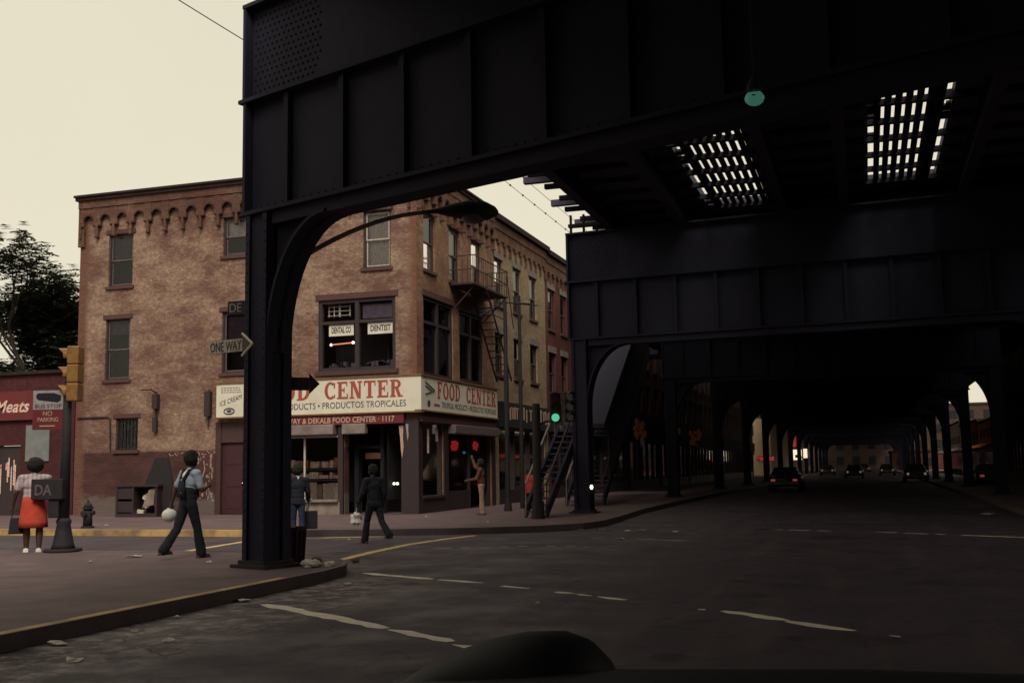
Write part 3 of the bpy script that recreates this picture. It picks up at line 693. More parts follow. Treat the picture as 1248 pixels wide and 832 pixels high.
def scrawl(u, z, pts, r=.012): q.tube([FA.p(u+a, z+c, .006) for a, c in pts], r, 4)
for k in range(9):
    u = -23.3+k*.22; scrawl(u, 2.28+rnd.uniform(-.06, .06), [(0, 0), (rnd.uniform(.02, .1), rnd.uniform(-.12, .12)), (rnd.uniform(.1, .2), rnd.uniform(-.08, .1))])
scrawl(-22.6, 2.2, [(0, .1), (.02, -.15), (.0, -.3)]); scrawl(-21.9, 1.9, [(0, .1), (.05, -.2), (-.05, -.5)], .02)
q.build('chalk_scrawl', M['letterpale'], A)
q = MB()
for k in range(34):
    u = rnd.choice((-21.62, -21.58, -21.7, -22.0)) + rnd.gauss(0, .05); z = rnd.uniform(.6, 2.25); w = rnd.uniform(.02, .07); h = rnd.uniform(.05, .3)
    pts = [(u+w*math.cos(a*PI/4)*rnd.uniform(.5, 1.2), z+h/2*math.sin(a*PI/4)*rnd.uniform(.5, 1.2)) for a in range(8)]
    q.prism(pts, lambda p: FA.p(p[0], p[1], .002), lambda p: FA.p(p[0], p[1], .004+k*.0002))
q.build('flaked_plaster', M['concrete'], A)
# fire escape on the avenue front
fe = thing('fire_escape', 'rusty iron fire escape balcony with a hanging ladder on the avenue front', 'fire escape')
b = MB(); FB.box(b, 36.0, 39.8, 8.06, 8.10, .02, .95)
for k in range(10): FB.box(b, 36.0, 39.8, 8.10, 8.13, .04+k*.095, .09+k*.095)
b.build('platform', M['ironrust'], fe)
b = MB()
for z in (8.6, 9.1): b.tube([FB.p(36.0, z, .03), FB.p(36.0, z, .95), FB.p(39.8, z, .95), FB.p(39.8, z, .03)], .022, 5)
for k in range(20): b.tube([FB.p(36.0+k*.2, 8.1, .95), FB.p(36.0+k*.2, 9.1, .95)], .011, 4)
for k in range(5):
    for u in (36.0, 39.8): b.tube([FB.p(u, 8.1, .1+k*.2), FB.p(u, 9.1, .1+k*.2)], .011, 4)
b.build('railing', M['ironrust'], fe)
b = MB()
for u in (36.2, 39.6): b.tube([FB.p(u, 8.05, .9), FB.p(u, 7.2, .04)], .03, 5)
b.tube([FB.p(39.75, 9.1, .9), FB.p(40.6, 7.0, .9)], .02, 4); b.build('brace', M['ironrust'], fe)
b = MB(); p0 = Vector((37.3, 8.05)); p1 = Vector((40.1, 4.9))
for d_ in (.35, .95): b.tube([FB.p(p0.x, p0.y, d_), FB.p(p1.x, p1.y, d_)], .035, 5)
for k in range(13):
    t = (k+.5)/13; u = p0.x+(p1.x-p0.x)*t; z = p0.y+(p1.y-p0.y)*t; FB.box(b, u-.1, u+.1, z-.012, z+.012, .36, .94)
b.build('stair_flight', M['ironrust'], fe)
b = MB()
for u in (40.0, 40.45): b.tube([FB.p(u, 5.6, .7), FB.p(u, 3.3, .7)], .022, 5)
for k in range(8): b.tube([FB.p(40.0, 3.45+k*.28, .7), FB.p(40.45, 3.45+k*.28, .7)], .014, 4)
b.build('drop_ladder', M['ironrust'], fe)

# ---- neighbours on the avenue -------------------------------------------
def row_building(name, label, F, u0, u1, h, m, wins, wz, depth=12, corb=True, trim='brickTrim', shop=True, lintel='stone', sash='greywood', shade='blind', shopm='darkwood', cornice='flash', lh=.2, shopz=3.3):
    T = thing(name, label, 'building')
    holes = [(a, c, z0, z1) for (z0, z1) in wz for (a, c) in wins]
    sh = [(u0+.5, u1-.5, .15, shopz-.2)] if shop else []
    b = MB(); wall_shell(b, F, u0+.01, u1-.01, .15, h, holes+sh)
    for u in (u0+.01, u1-.01): b.quad(F.p(u,.15), F.p(u,.15,-depth), F.p(u,h,-depth), F.p(u,h))
    b.quad(F.p(u0,.15,-depth), F.p(u1,.15,-depth), F.p(u1,h,-depth), F.p(u0,h,-depth))
    b.build('wall', M[m], T)
    b = MB(); F.box(b, u0, u1, h+.002, h+.08, -depth, -.01); b.build('roof', M['tar'], T)
    b = MB()
    if corb: corbel_table(b, F, u0+.05, u1-.05, h-.45, h-.85, h-1.35, .72, .09, arch=False)
    F.box(b, u0+.01, u1-.01, h-.45, h-.1, .001, .13); b.build('cornice', M[trim], T)
    b = MB(); F.box(b, u0-.0, u1+.0, h-.1, h+.12, -.02, .3); b.build('cornice_flashing', M[cornice], T)
    for i, hh in enumerate(holes):
        window(T, F, *hh, sash=sash, shade=shade if (i*7) % 3 else 'blindpale', shade_to=(.3, .95, .5, .7)[i % 4], lintel=lintel, sill='brownstone', lh=lh)
    if shop:
        b = MB(); F.box(b, u0+.5, u1-.5, .15, .16, -1, 0); F.box(b, u0+.5, u1-.5, .15, shopz-.2, -1.2, -1.18)
        n = max(2, int((u1-u0)/2))
        for k in range(n+1): u = u0+.5+(u1-u0-1.1)*k/n; F.box(b, u, u+.1, .15, shopz-.2, -.3, -.05)
        F.box(b, u0+.6, u1-.6, .15, .7, -.3, -.06); s = b.build('shopfront', M[shopm], T)
        b = MB(); b.quad(F.p(u0+.5,.7,-.15), F.p(u1-.5,.7,-.15), F.p(u1-.5,shopz-.2,-.15), F.p(u0+.5,shopz-.2,-.15)); b.build('pane', M['glass'], s)
        b = MB(); F.box(b, u0+.2, u1-.2, shopz-.1, shopz+.9, .004, .25); b.build('fascia', M['dark'], T)
    return T
Bb = row_building('buff_building', 'pale buff brick row building beside the corner shop building', FB, 40.75, 48.25, 11.6, 'brickTan', [(40.98, 42.0), (43.42, 44.5), (45.75, 46.85)], [(5.3, 6.95), (8.1, 10.0)], sash='greywood', lh=.3)
Cc = row_building('dark_red_building', 'dark red brick row building next to the buff one', FB, 48.25, 56.5, 11.5, 'brickRed', [(48.75, 49.85), (50.9, 52.0), (53.2, 54.3)], [(5.0, 6.9), (8.0, 9.9)], lh=.3)
# blurred white lettering on the neighbour's dark fascia
q = MB(); rnd = random.Random(21); u = 41.6
while u < 48.0:
    w = rnd.uniform(.10, .2)
    if rnd.random() < .86: FB.box(q, u, u+w, 3.45+rnd.uniform(0, .1), 4.02+rnd.uniform(-.1, .08), .251, .256)
    if rnd.random() < .5: FB.box(q, u+w, u+w+.16, 3.95, 4.02, .251, .255)
    u += w+rnd.uniform(.08, .26)
q.build('lettering', M['letterpale'], Bb)
rowspec = [(56.5, 66, 12.2, 'brickDull', 'sooty brown brick row building third along from the corner'), (66, 77, 11, 'brickRed', 'maroon brick row building with orange lamps before it'), (77, 90, 12.5, 'brickDull', 'grey brown row building far along the left side'),
           (90, 110, 11.5, 'brickDull', 'long sooty brick building far along the left side'), (110, 142, 12, 'brickDull', 'last dark brick block before the side street gap')]
for (a, c, h, m, lab) in rowspec:
    n = int((c-a)//2.6); p = (c-a)/n
    row_building('row_building', lab, FB, a, c, h, m, [(a+p*(k+.5)-.5, a+p*(k+.5)+.5) for k in range(n)], [(5, 6.9), (8, 9.9)], corb=False, lintel='brownstone')
FP = Face((0, 158, 0), (1, 0, 0), (0, -1, 0))
T = thing('pale_corner_building', 'tall narrow strip of pale rendered wall far down the left side', 'building')
b = MB(); b.box(-40, -13.0, 158, 250, .15, 8.2); b.build('wall', M['brickTan'], T)
b = MB(); FP.box(b, 0, 1.1, 0, 1.5, .0, .05); w0 = None
for k in range(6):
    for z in (2.9, 5.6):
        if w0 is None: o = w0 = b.build('window', M['dark'], T)
        else: o = w0.copy(); COL.objects.link(o); o.parent = T
        o.location = (-16.4-k*3, 0, z)
b = MB(); b.box(-40.2, -12.8, 157.8, 250.2, 8.2, 8.5); b.build('roof', M['flash'], T)
b = MB(); FP.box(b, -15, -13.1, 2.3, 2.8, .01, .3); b.build('shop_fascia', M['redcloth'], T)
rr = [(27, 36, 12, 'brickDull', 'dark brick building at the right hand corner of the avenue', 3), (36, 50, 13.5, 'brickDull', 'second sooty brick building on the right of the avenue', 3), (50, 66, 12.5, 'brickRed', 'dark red brick block on the right of the avenue', 3), (66, 103, 13, 'brickDull', 'broad sooty block halfway down the right of the avenue', 3)]
for (a, c, h, m, lab, _) in rr:
    n = int((c-a)//2.6); p = (c-a)/n
    row_building('row_building', lab, FC, a, c, h, m, [(a+p*(k+.5)-.5, a+p*(k+.5)+.5) for k in range(n)], [(5, 6.9), (8, 9.9)], corb=False, lintel='brownstone', lh=.2)
def lowshop(a, c, h, m, lab, aw, F=FC):
    T = thing('low_shop', lab, 'shop')
    b = MB(); wall_shell(b, F, a, c, .15, h, [(a+.6, c-.6, .15, 2.6)]); 
    for u in (a, c): b.quad(F.p(u,.15), F.p(u,.15,-12), F.p(u,h,-12), F.p(u,h))
    b.build('wall', M[m], T)
    b = MB(); F.box(b, a-.1, c+.1, h, h+.2, -12, .15); b.build('roof', M['flash'], T)
    b = MB(); F.box(b, a+.6, c-.6, .15, 2.6, -.8, -.78); s = b.build('shopfront', M['dark'], T)
    b = MB(); b.quad(F.p(a+.6,.6,-.2), F.p(c-.6,.6,-.2), F.p(c-.6,2.6,-.2), F.p(a+.6,2.6,-.2)); b.build('pane', M['glass'], s)
    b = MB(); b.prism([(0, 3.3), (1.3, 2.75), (1.3, 2.5), (0, 2.8)], lambda p: F.p(a+.4, p[1], p[0]), lambda p: F.p(c-.4, p[1], p[0])); b.build('awning', M[aw], T)
    for k in range(int((c-a)//3)): b = MB(); F.box(b, a+1+k*3, a+2.4+k*3, 3.7, min(h-.4, 4.6), .0, .03); b.build('upper_panel', M['dark'], T)
    return T
lowshop(103.2, 120, 5.2, 'paleRender', 'low pale shop with a red awning on the far right side', 'redcloth')
lowshop(120, 142, 5.6, 'brickTan', 'low buff brick shop beyond the red awning', 'greywood')
lowshop(142, 178, 6.2, 'paleRender', 'long pale shop far down the right side', 'signwhite')
T = thing('end_building', 'brownish block closing the far end of the avenue', 'building')
b = MB(); b.box(4, 16, 215, 240, 0, 3.4); b.build('wall', M['brickRed'], T); b = MB(); b.box(3.8, 16.2, 214.8, 240.2, 3.4, 3.7); b.build('roof', M['flash'], T)
for k in range(4): b = MB(); b.box(5+k*2.7, 6.4+k*2.7, 214.9, 215, .9, 2.3); b.build('window', M['dark'], T)
T = thing('brick_block', 'dark block standing across the far end of the avenue under the railway', 'building')
b = MB(); b.box(-30, 30, 262, 280, 0, 14); b.build('wall', M['brickDull'], T); b = MB(); b.box(-30.3, 30.3, 261.7, 280.3, 14, 14.4); b.build('roof', M['tar'], T)
b = MB(); b.box(0, 1.5, 261.9, 262, 0, 1.8); w0 = None
for k in range(16):
    for z in (1.2, 4.6, 8, 11):
        if w0 is None: o = w0 = b.build('window', M['dark'], T)
        else: o = w0.copy(); COL.objects.link(o); o.parent = T
        o.location = (-28+k*3.5, 0, z)
def block(x0, x1, y0, y1, h, lab, fx, out):
    T = thing('brick_block', lab, 'building'); b = MB(); b.box(x0, x1, y0, y1, .15, h); b.build('wall', M['brickDull'], T)
    b = MB(); b.box(x0-.2, x1+.2, y0-.2, y1+.2, h, h+.3); b.build('roof', M['tar'], T); first = None
    q = MB(); q.box(-.03, .03, 0, 1.1, 0, 1.9)
    n = int((y1-y0)/3)
    for k in range(n):
        for z in (1.0, 4.8, 8.2):
            if first is None: o = first = q.build('window', M['dark'], T)
            else: o = first.copy(); COL.objects.link(o); o.parent = T
            o.location = (fx, y0+1+k*3, z)
block(-40, -14.6, -62, 8.5, 12, 'brick block behind the near pavement, left of the viewer', -14.6, -1)
block(10.6, 36, -62, 6.5, 13, 'brick block on the right of the avenue beside the viewer', 10.6, 1)
# red one-storey store at the left
St = thing('red_store', 'low dark red store with pink script lettering left of the corner building', 'store')
b = MB(); wall_shell(b, FA, -48, -27.34, .15, 5.3, [(-36, -31.2, .5, 3.3), (-30.9, -29.7, .15, 2.7)])
b.quad((-27.34,33,.15), (-27.34,45,.15), (-27.34,45,5.3), (-27.34,33,5.3)); b.build('wall', M['brickStore'], St)
b = MB(); FA.box(b, -48, -27.36, 5.3, 5.42, -12, .12); b.build('roof', M['flash'], St)
b = MB(); FA.box(b, -36, -28.95, 3.62, 4.68, .004, .14); bd = b.build('store_sign', M['stripred'], St)
text('Pork Meats', FA, -32.2, -29.25, 3.9, 4.36, .142, 'goods1', bd, bold=.02)
for o in bd.children:
    for v in o.data.vertices: v.co.x += (v.co.z-4.1)*.3
b = MB(); FA.box(b, -36, -31.2, .5, 3.3, -.8, -.78); s = b.build('store_window', M['dark'], St)
b = MB(); b.quad(FA.p(-36,.5,-.15), FA.p(-31.2,.5,-.15), FA.p(-31.2,3.3,-.15), FA.p(-36,3.3,-.15)); b.build('pane', M['glass'], s)
b = MB(); FA.box(b, -30.88, -29.72, .15, 2.68, -.2, -.1); b.build('store_door', M['darkwood'], St)
b = MB(); FA.box(b, -29.45, -28.4, 2.1, 3.42, .01, .05); b.build('grey_poster', M['poster'], St)
b = MB(); rnd = random.Random(8)
for k in range(14): u = rnd.uniform(-31, -29.6); FA.box(b, u, u+.05, rnd.uniform(.9, 1.9), rnd.uniform(1.9, 2.3), -.09, -.08)
b.build('door_stickers', M['goods1'], St)

# ------------------------------------------------------------------ the elevated railway
def make_bent(loc, rz, span, label, rivets=False, bd=1.25):
    T = thing('elevated_railway_bent', label, 'railway bent', loc, rz, 'steel bents carrying the elevated railway')
    W = .245
    for s0 in (0, span):
        c = MB(); c.box(s0-.19, s0+.19, -.21, .21, .2, 5.495)
        for sx in (-1, 1):
            for sy in (-1, 1): c.box(s0+sx*W-(.02 if sx > 0 else 0), s0+sx*W+(.02 if sx < 0 else 0), min(sy*.24, sy*.11), max(sy*.24, sy*.11), .2, 5.49)
            for sy in (-1, 1): c.box(min(s0+sx*W, s0+sx*.15), max(s0+sx*W, s0+sx*.15), sy*.25-.01, sy*.25+.01, .2, 5.485)
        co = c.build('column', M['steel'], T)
        q = MB(); q.box(s0-.40, s0+.40, -.36, .36, .15, .2); q.box(s0-.3, s0+.3, -.29, .29, .2, .26)
        q.build('base_plate', M['steelRust'], co)
        if rivets:
            q = MB()
            for k in range(34):
                z = .4+k*.15
                for sx in (-.2, .2): q.ell((s0+sx, -.262, z), (.018, .014, .018), None, 6, 4)
            q.build('rivet', M['steel'], co)
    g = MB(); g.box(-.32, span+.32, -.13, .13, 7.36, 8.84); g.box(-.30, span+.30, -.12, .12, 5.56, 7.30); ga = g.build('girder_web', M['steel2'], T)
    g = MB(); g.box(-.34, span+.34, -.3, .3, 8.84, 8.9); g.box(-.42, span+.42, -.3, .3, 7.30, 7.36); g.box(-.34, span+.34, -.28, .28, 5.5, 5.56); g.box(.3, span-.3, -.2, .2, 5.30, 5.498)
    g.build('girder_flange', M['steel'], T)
    g = MB(); n = int(span/1.28)
    g.box(-.33, -.27, -.29, .29, 7.36, 8.84); g.build('end_plate', M['steel'], T)
    g = MB(); g.box(-.32, -.26, -.28, .28, 5.56, 7.30); g.build('end_plate', M['steel'], T)
    g = MB(); g.box(span+.27, span+.33, -.29, .29, 7.36, 8.84); g.build('end_plate', M['steel'], T)
    g = MB()
    for sy in (-1, 1): g.box(-.05, .05, min(sy*.12, sy*.22), max(sy*.12, sy*.22), 5.57, 7.29)
    st = None
    for k in range(n+1):
        if st is None: o = st = g.build('stiffener', M['steel'], T)
        else: o = st.copy(); COL.objects.link(o); o.parent = T
        o.location = (.62+(span-1.24)*k/n, 0, 0)
    if rivets:
        q = MB()
        for i in range(14):
            for j in range(14):
                s = -.2+.11*i+(.055 if j % 2 else 0); z = 7.5+.1*j
                if s < 1.5-.06*abs(j-6): q.ell((s, -.135, z), (.021, .018, .021), None, 6, 4)
        for k in range(int(span/.16)):
            for z in (5.64, 7.2): q.ell((-.2+k*.16, -.125, z), (.016, .013, .016), None, 5, 4)
        q.build('rivet', M['steel'], ga)
    for side in (0, 1):
        b = MB(); pts = []
        x0 = .25; K = 14
        for k in range(K+1):
            a = PI/2*k/K; pts.append((x0+bd-bd*math.cos(a), 3.35+1.95*math.sin(a)))
        f = (lambda s: s) if not side else (lambda s: span-s)
        for k in range(K):
            (s1, z1), (s2, z2) = pts[k], pts[k+1]
            for (y0, y1, up) in ((-.05, .05, True),):
                b.hexa([(f(s1), y0, z1), (f(s2), y0, z2), (f(s2), y1, z2), (f(s1), y1, z1), (f(s1), y0, 5.4), (f(s2), y0, 5.4), (f(s2), y1, 5.4), (f(s1), y1, 5.4)])
            t = Vector((s2-s1, z2-z1)).normalized(); nx, nz = -t.y*.05, t.x*.05
            b.hexa([(f(s1-nx*0), -.24, z1), (f(s2), -.24, z2), (f(s2), .24, z2), (f(s1), .24, z1), (f(s1+nx), -.24, z1+nz), (f(s2+nx), -.24, z2+nz), (f(s2+nx), .24, z2+nz), (f(s1+nx), .24, z1+nz)])
        b.build('bracket', M['steel'], T)
    return T
SK1 = R(-20)
make_bent((-8.66, 14.72, 0), SK1, 14.5, 'nearest steel bent with riveted corner plate, its left column on the near kerb corner', True)
make_bent((-8.42, 33.2, 0), R(-5), 13.7, 'second steel bent with a stairway beside its left column', True)
ys = [50, 66, 82, 98, 114, 130, 146, 162, 178, 194, 210, 226, 242]
words = ['third', 'fourth', 'fifth', 'sixth', 'seventh', 'eighth', 'ninth', 'tenth', 'eleventh', 'twelfth', 'thirteenth', 'fourteenth', 'fifteenth']
b0 = make_bent((-8.5, ys[0], 0), 0, 13.7, 'third steel bent from the viewer under the railway deck')
for y, w in zip(ys[1:], words[1:]):
    c = copy_tree(b0); c.location = (-8.5, y, 0); c['label'] = f'{w} steel bent from the viewer under the railway deck'
# deck
D = thing('elevated_railway_deck', 'dark timber and steel deck of the elevated railway with two slatted openings', 'railway deck')
DX0, DX1, DY0, DY1 = -8.15, 5.6, -60, 262
op = [(-4.42, -2.58, 25.0, 34.3), (.38, 2.2, 23.2, 33.0)]
b = MB(); ys_ = sorted({DY0, DY1, *[o[2] for o in op], *[o[3] for o in op]}); xs_ = sorted({DX0, DX1, *[o[0] for o in op], *[o[1] for o in op]})
for i in range(len(xs_)-1):
    for j in range(len(ys_)-1):
        cx = (xs_[i]+xs_[i+1])/2; cy = (ys_[j]+ys_[j+1])/2
        if any(o[0] < cx < o[1] and o[2] < cy < o[3] for o in op): continue
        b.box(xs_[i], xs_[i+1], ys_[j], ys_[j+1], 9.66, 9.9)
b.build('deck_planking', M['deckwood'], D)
q = MB(); q.box(-13.2, -8.7, 52.5, 245, 9.6, 9.85); q.box(-13.3, -13.2, 52.5, 245, 9.3, 10.9); q.build('left_shade_deck', M['deckwood'], D)  # added overhang, widened to keep daylight out of the avenue below
q = MB(); q.box(5.8, 10.2, -60, 245, 9.6, 9.85); q.box(10.2, 10.3, -60, 245, 9.3, 10.9); q.build('right_shade_deck', M['deckwood'], D)  # unseen deck extension, added to shade the road beneath
rnd = random.Random(4)
for (x0, x1, y0, y1) in op:
    q = MB(); p = .228; x = x0+(.52 if x0 < 0 else .14); first = True
    if x0 < 0: q.box(x0+.2, x0+.46, y0, y1, 9.66, 9.7); x = x0+.53
    while x < x1-.12:
        q.box(x, x+p-.075, y0, y1, 9.66, 9.70); x += p
    for k in range(7):                                    # odd blocks and broken boards along the edges
        y = y0+rnd.random()*(y1-y0); q.box(x0, x0+rnd.uniform(.1, .22), y, y+rnd.uniform(.15, .5), 9.7, 9.76); q.box(x1-rnd.uniform(.05, .2), x1, y+.3, y+.3+rnd.uniform(.1, .4), 9.7, 9.76)
    if x0 > 0: q.box(x1-.42, x1-.2, y0, y1, 9.66, 9.7)
    q.build('walkway_slat', M['tiewood'], D)
tb = MB(); tb.box(-8.55, 5.75, -.08, .08, 9.52, 9.655); first = None
nt_ = 0; y = -8.0
while y < 150:
    off = rnd.choice((0, 0, .06, .1, -.12))
    if first is None: first = tb.build('cross_tie', M['tiewood'], D); t = first
    elif nt_ < 99: t = first.copy(); COL.objects.link(t); t.parent = D
    else: break
    t.location = (off, y, 0); y += 1.45; nt_ += 1
q = MB()
while y < 261: q.box(-8.5, 5.7, y-.11, y+.11, 9.5, 9.655); y += 1.45
tag(q.build('far_cross_ties', M['deckwood'], D), kind='stuff')
for x in (-7.3, -5.1, -2.05, -.3, 2.85, 4.9):
    q = MB(); q.box(x-.02, x+.02, DY0, DY1, 8.95, 9.46); q.box(x-.14, x+.14, DY0, DY1, 8.9, 8.95); q.box(x-.14, x+.14, DY0, DY1, 9.46, 9.5)
    q.build('stringer', M['steel'], D)
q = MB(); y = 15.0                                          # outriggers and hand rail along the left edge
while y < 60:
    q.box(-9.05, -8.1, y-.1, y+.1, 9.67, 9.86) if int(y) % 3 else q.box(-8.7, -8.1, y-.08, y+.08, 9.67, 9.84); y += 2.9
q.build('outrigger', M['deckwood'], D)
q = MB(); q.box(-8.3, -8.15, 20, 120, 9.9, 10.9); q.build('parapet', M['deckwood'], D)
q = MB()
for k in range(8): q.box(-8.66+k*.42, -8.6+k*.42, 33.05, 33.15, 8.9, 9.5)
q.box(-8.7, -5.5, 33.0, 33.2, 9.1, 9.2); q.build('bearing_lattice', M['steelRust'], D)
q = MB(); q.box(5.2, 5.35, 20, 200, 9.9, 10.9); q.build('right_parapet', M['deckwood'], D)
# lamps hung beneath
T = thing('hanging_lamp', 'glowing green mercury lamp hung under the railway deck', 'lamp', (-.78, 9.35, 4.68))
q = MB(); q.tube([(0, 0, .2), (0, 0, 4.1)], .012, 6); q.tube([(0, 0, .06), (0, 0, .14), (0, 0, .2)], [.075, .05, .02], 12); q.build('housing', M['iron'], T)
q = MB(); q.ell((0, 0, 0), (.085, .085, .065)); q.build('lamp_bowl', M['merc_em'], T, True)
q = MB(); q.tube([(-.085, -.02, .02), (0, -.09, .0), (.085, -.02, .02)], .006, 5); q.tube([(-.05, -.07, .04), (.05, -.07, .04)], .005, 5); q.build('lamp_guard', M['iron'], T)

# ------------------------------------------------------------------ stairs to the platform
def stair(name, label, x0, x1, y0, n, rise, run, cover=False):
    T = thing(name, label, 'stairway', (0, 0, 0))
    b = MB()
    for k in range(n): b.box(x0+.05, x1-.05, y0+k*run, y0+(k+1)*run+.02, .15+(k+1)*rise-.04, .15+(k+1)*rise)
    b.build('tread', M['deckwood'], T)
    Y1 = y0+n*run; Z1 = .15+n*rise
    for x in (x0, x1):
        s = MB(); s.hexa([(x-.04,y0,.15),(x+.04,y0,.15),(x+.04,Y1,Z1-.3),(x-.04,Y1,Z1-.3),(x-.04,y0,.5),(x+.04,y0,.5),(x+.04,Y1,Z1+.15),(x-.04,Y1,Z1+.15)]); s.build('stringer', M['steel'], T)
        s = MB()
        s.tube([(x, y0, 1.1), (x, Y1, Z1+.95)], .035, 6)
        for k in range(0, n, 3): s.tube([(x, y0+k*run, .2+k*rise), (x, y0+k*run, 1.1+k*rise)], .018, 5)
        s.build('handrail', M['galv'] if x == x0 else M['ironrust'], T)
    if cover:
        c = MB(); c.hexa([(x0-.1,y0,3.0),(x1+.1,y0,3.0),(x1+.1,Y1,Z1+2.6),(x0-.1,Y1,Z1+2.6),(x0-.1,y0,3.15),(x1+.1,y0,3.15),(x1+.1,Y1,Z1+2.75),(x0-.1,Y1,Z1+2.75)]); c.build('stair_roof', M['steel'], T)
        for x in (x0, x1):
            c = MB(); c.hexa([(x-.03,y0+1,.9),(x+.03,y0+1,.9),(x+.03,Y1,Z1+.1),(x-.03,Y1,Z1+.1),(x-.03,y0+1,3.2),(x+.03,y0+1,3.2),(x+.03,Y1,Z1+2.7),(x-.03,Y1,Z1+2.7)]); c.build('side_panel', M['darkwood'], T)
        c = MB(); c.box(x0-.4, x1+.4, Y1, Y1+2.5, Z1-.2, Z1); c.build('landing', M['deckwood'], T)
    return T
stair('platform_stairway', 'open stairs with pale handrails left of the second bent', -9.42, -8.8, 30.3, 15, .185, .27)
stair('covered_stairway', 'roofed stairway climbing to the platform beyond the second bent', -10.7, -9.3, 39.5, 36, .185, .27, True)

# ------------------------------------------------------------------ street furniture
def cobra(label, base, end, head_len=.95, up=.3):
    T = thing('street_lamp', label, 'street lamp')
    b0 = Vector(base); e = Vector(end); dirv = (e-b0); flat = Vector((dirv.x, dirv.y, 0)).normalized()
    b = MB(); pts = []
    for k in range(11):
        t = k/10; p = b0.lerp(e, t); p.z = b0.z+(e.z-b0.z)*math.sin(t*PI/2)**.9 + up*0; pts.append(p)
    b.tube(pts, [.045-.012*k/10 for k in range(11)], 8); b.build('arm', M['galv'], T, True)
    side = Vector((-flat.y, flat.x, 0)); h = MB()
    prof = [(-.10, .035, .03, 0), (.08, .06, .05, 0), (.3, .16, .13, -.02), (.55, .22, .19, -.04), (.8, .21, .18, -.06), (.93, .12, .09, -.05), (.97, .03, .03, -.05)]
    ring = []
    for (s, w, hh, dz) in prof:
        r = []
        for k in range(14):
            a = 2*PI*k/14; zz = math.sin(a); r.append(e + flat*s*head_len + side*w*math.cos(a) + Vector((0, 0, dz+hh*(zz if zz > 0 else zz*.55))))
        ring.append(r)
    base_i = len(h.v)
    for r in ring: h.v += [tuple(p) for p in r]
    for i in range(len(ring)-1):
        for k in range(14): k2 = (k+1) % 14; h.f.append((i*14+k, i*14+k2, (i+1)*14+k2, (i+1)*14+k))
    h.f.append(tuple(range(14))[::-1]); h.f.append(tuple((len(ring)-1)*14+k for k in range(14)))
    h.build('lamp_head', M['iron'], T, True)
    q = MB(); q.ell(e+flat*.62*head_len+Vector((0, 0, -.10)), (.19, .19, .11)); q.build('lamp_bowl', M['greywood'], T, True)
    return T
cobra('drooping grey street lamp on a long arm from the near column, over the corner shop', (-8.35, 14.95, 4.78), (-6.24, 15.4, 5.50), 1.08)
# one way arrow signs
def oneway(label, F, u0, u1, z0, z1, dark=True, txt=True):
    T = thing('one_way_sign', label, 'traffic sign'); h = z1-z0; ah = (u1-u0)*.24
    pts = [(u0, z0+.12*h), (u1-ah, z0+.12*h), (u1-ah, z0-.16*h), (u1, (z0+z1)/2), (u1-ah, z1+.16*h), (u1-ah, z1-.12*h), (u0, z1-.12*h)]
    b = MB(); b.prism(pts, lambda p: F.p(p[0], p[1], -.012), lambda p: F.p(p[0], p[1], 0)); b.build('plate', M['greywood'], T)
    f = MB(); f.prism([(u0, z0+.14*h), (u1-ah, z0+.14*h), (u1-ah, z1-.14*h), (u0, z1-.14*h)], lambda p: F.p(p[0], p[1], .002), lambda p: F.p(p[0], p[1], .004)); f.build('white_field', M['whitewood'], T)
    q = MB(); hd = [(u1-ah, z1+.14*h), (u1-.01, (z0+z1)/2), (u1-ah, z0-.14*h)]
    for a, c in zip(hd[:-1], hd[1:]): q.tube([F.p(*a, .01), F.p(*c, .01)], .018, 6)
    q.build('arrow_outline', M['signwhite'], T)
    text('ONE WAY', F, u0+.03, u1-ah-.02, z0+.22*h, z1-.22*h, .005, 'signdark', T, bold=.01)
    return T
t15 = R(9)
F1 = Face((-9.40, 14.26, 0), (math.cos(R(-15)), math.sin(R(-15)), 0), (-math.sin(R(15)), -math.cos(R(15)), 0))
ow = oneway('grey one way arrow plate pointing right on the left edge of the near column', F1, .0, .94, 3.30, 3.56)
F2 = Face((-8.42, 14.95, 0), (math.cos(R(35)), math.sin(R(35)), 0), (math.sin(R(35)), -math.cos(R(35)), 0))
T = thing('one_way_sign', 'black one way arrow seen edge on, right of the near column', 'traffic sign')
q = MB(); q.prism([(0, 2.80), (.30, 2.80), (.30, 2.74), (.46, 2.90), (.30, 3.06), (.30, 3.0), (0, 3.0)], lambda p: F2.p(p[0], p[1], -.02), lambda p: F2.p(p[0], p[1], .02)); q.build('plate', M['iron'], T)
q = MB(); q.tube([F2.p(.30, 2.76, .03), F2.p(.30, 3.04, .03), F2.p(.45, 2.90, .03)], .008, 5); q.build('arrow_outline', M['galv'], T)
T = thing('street_name_sign', 'dark street name plate sticking out behind the near column', 'street sign')
F3 = Face((-9.72, 15.25, .06), (1, 0, 0), (0, -1, 0))
q = MB(); F3.box(q, 0, 1.1, 4.02, 4.24, -.02, 0); q.build('plate', M['iron'], T); text('DE KALB AV', F3, .04, 1.05, 4.06, 4.20, .002, 'galv', T)
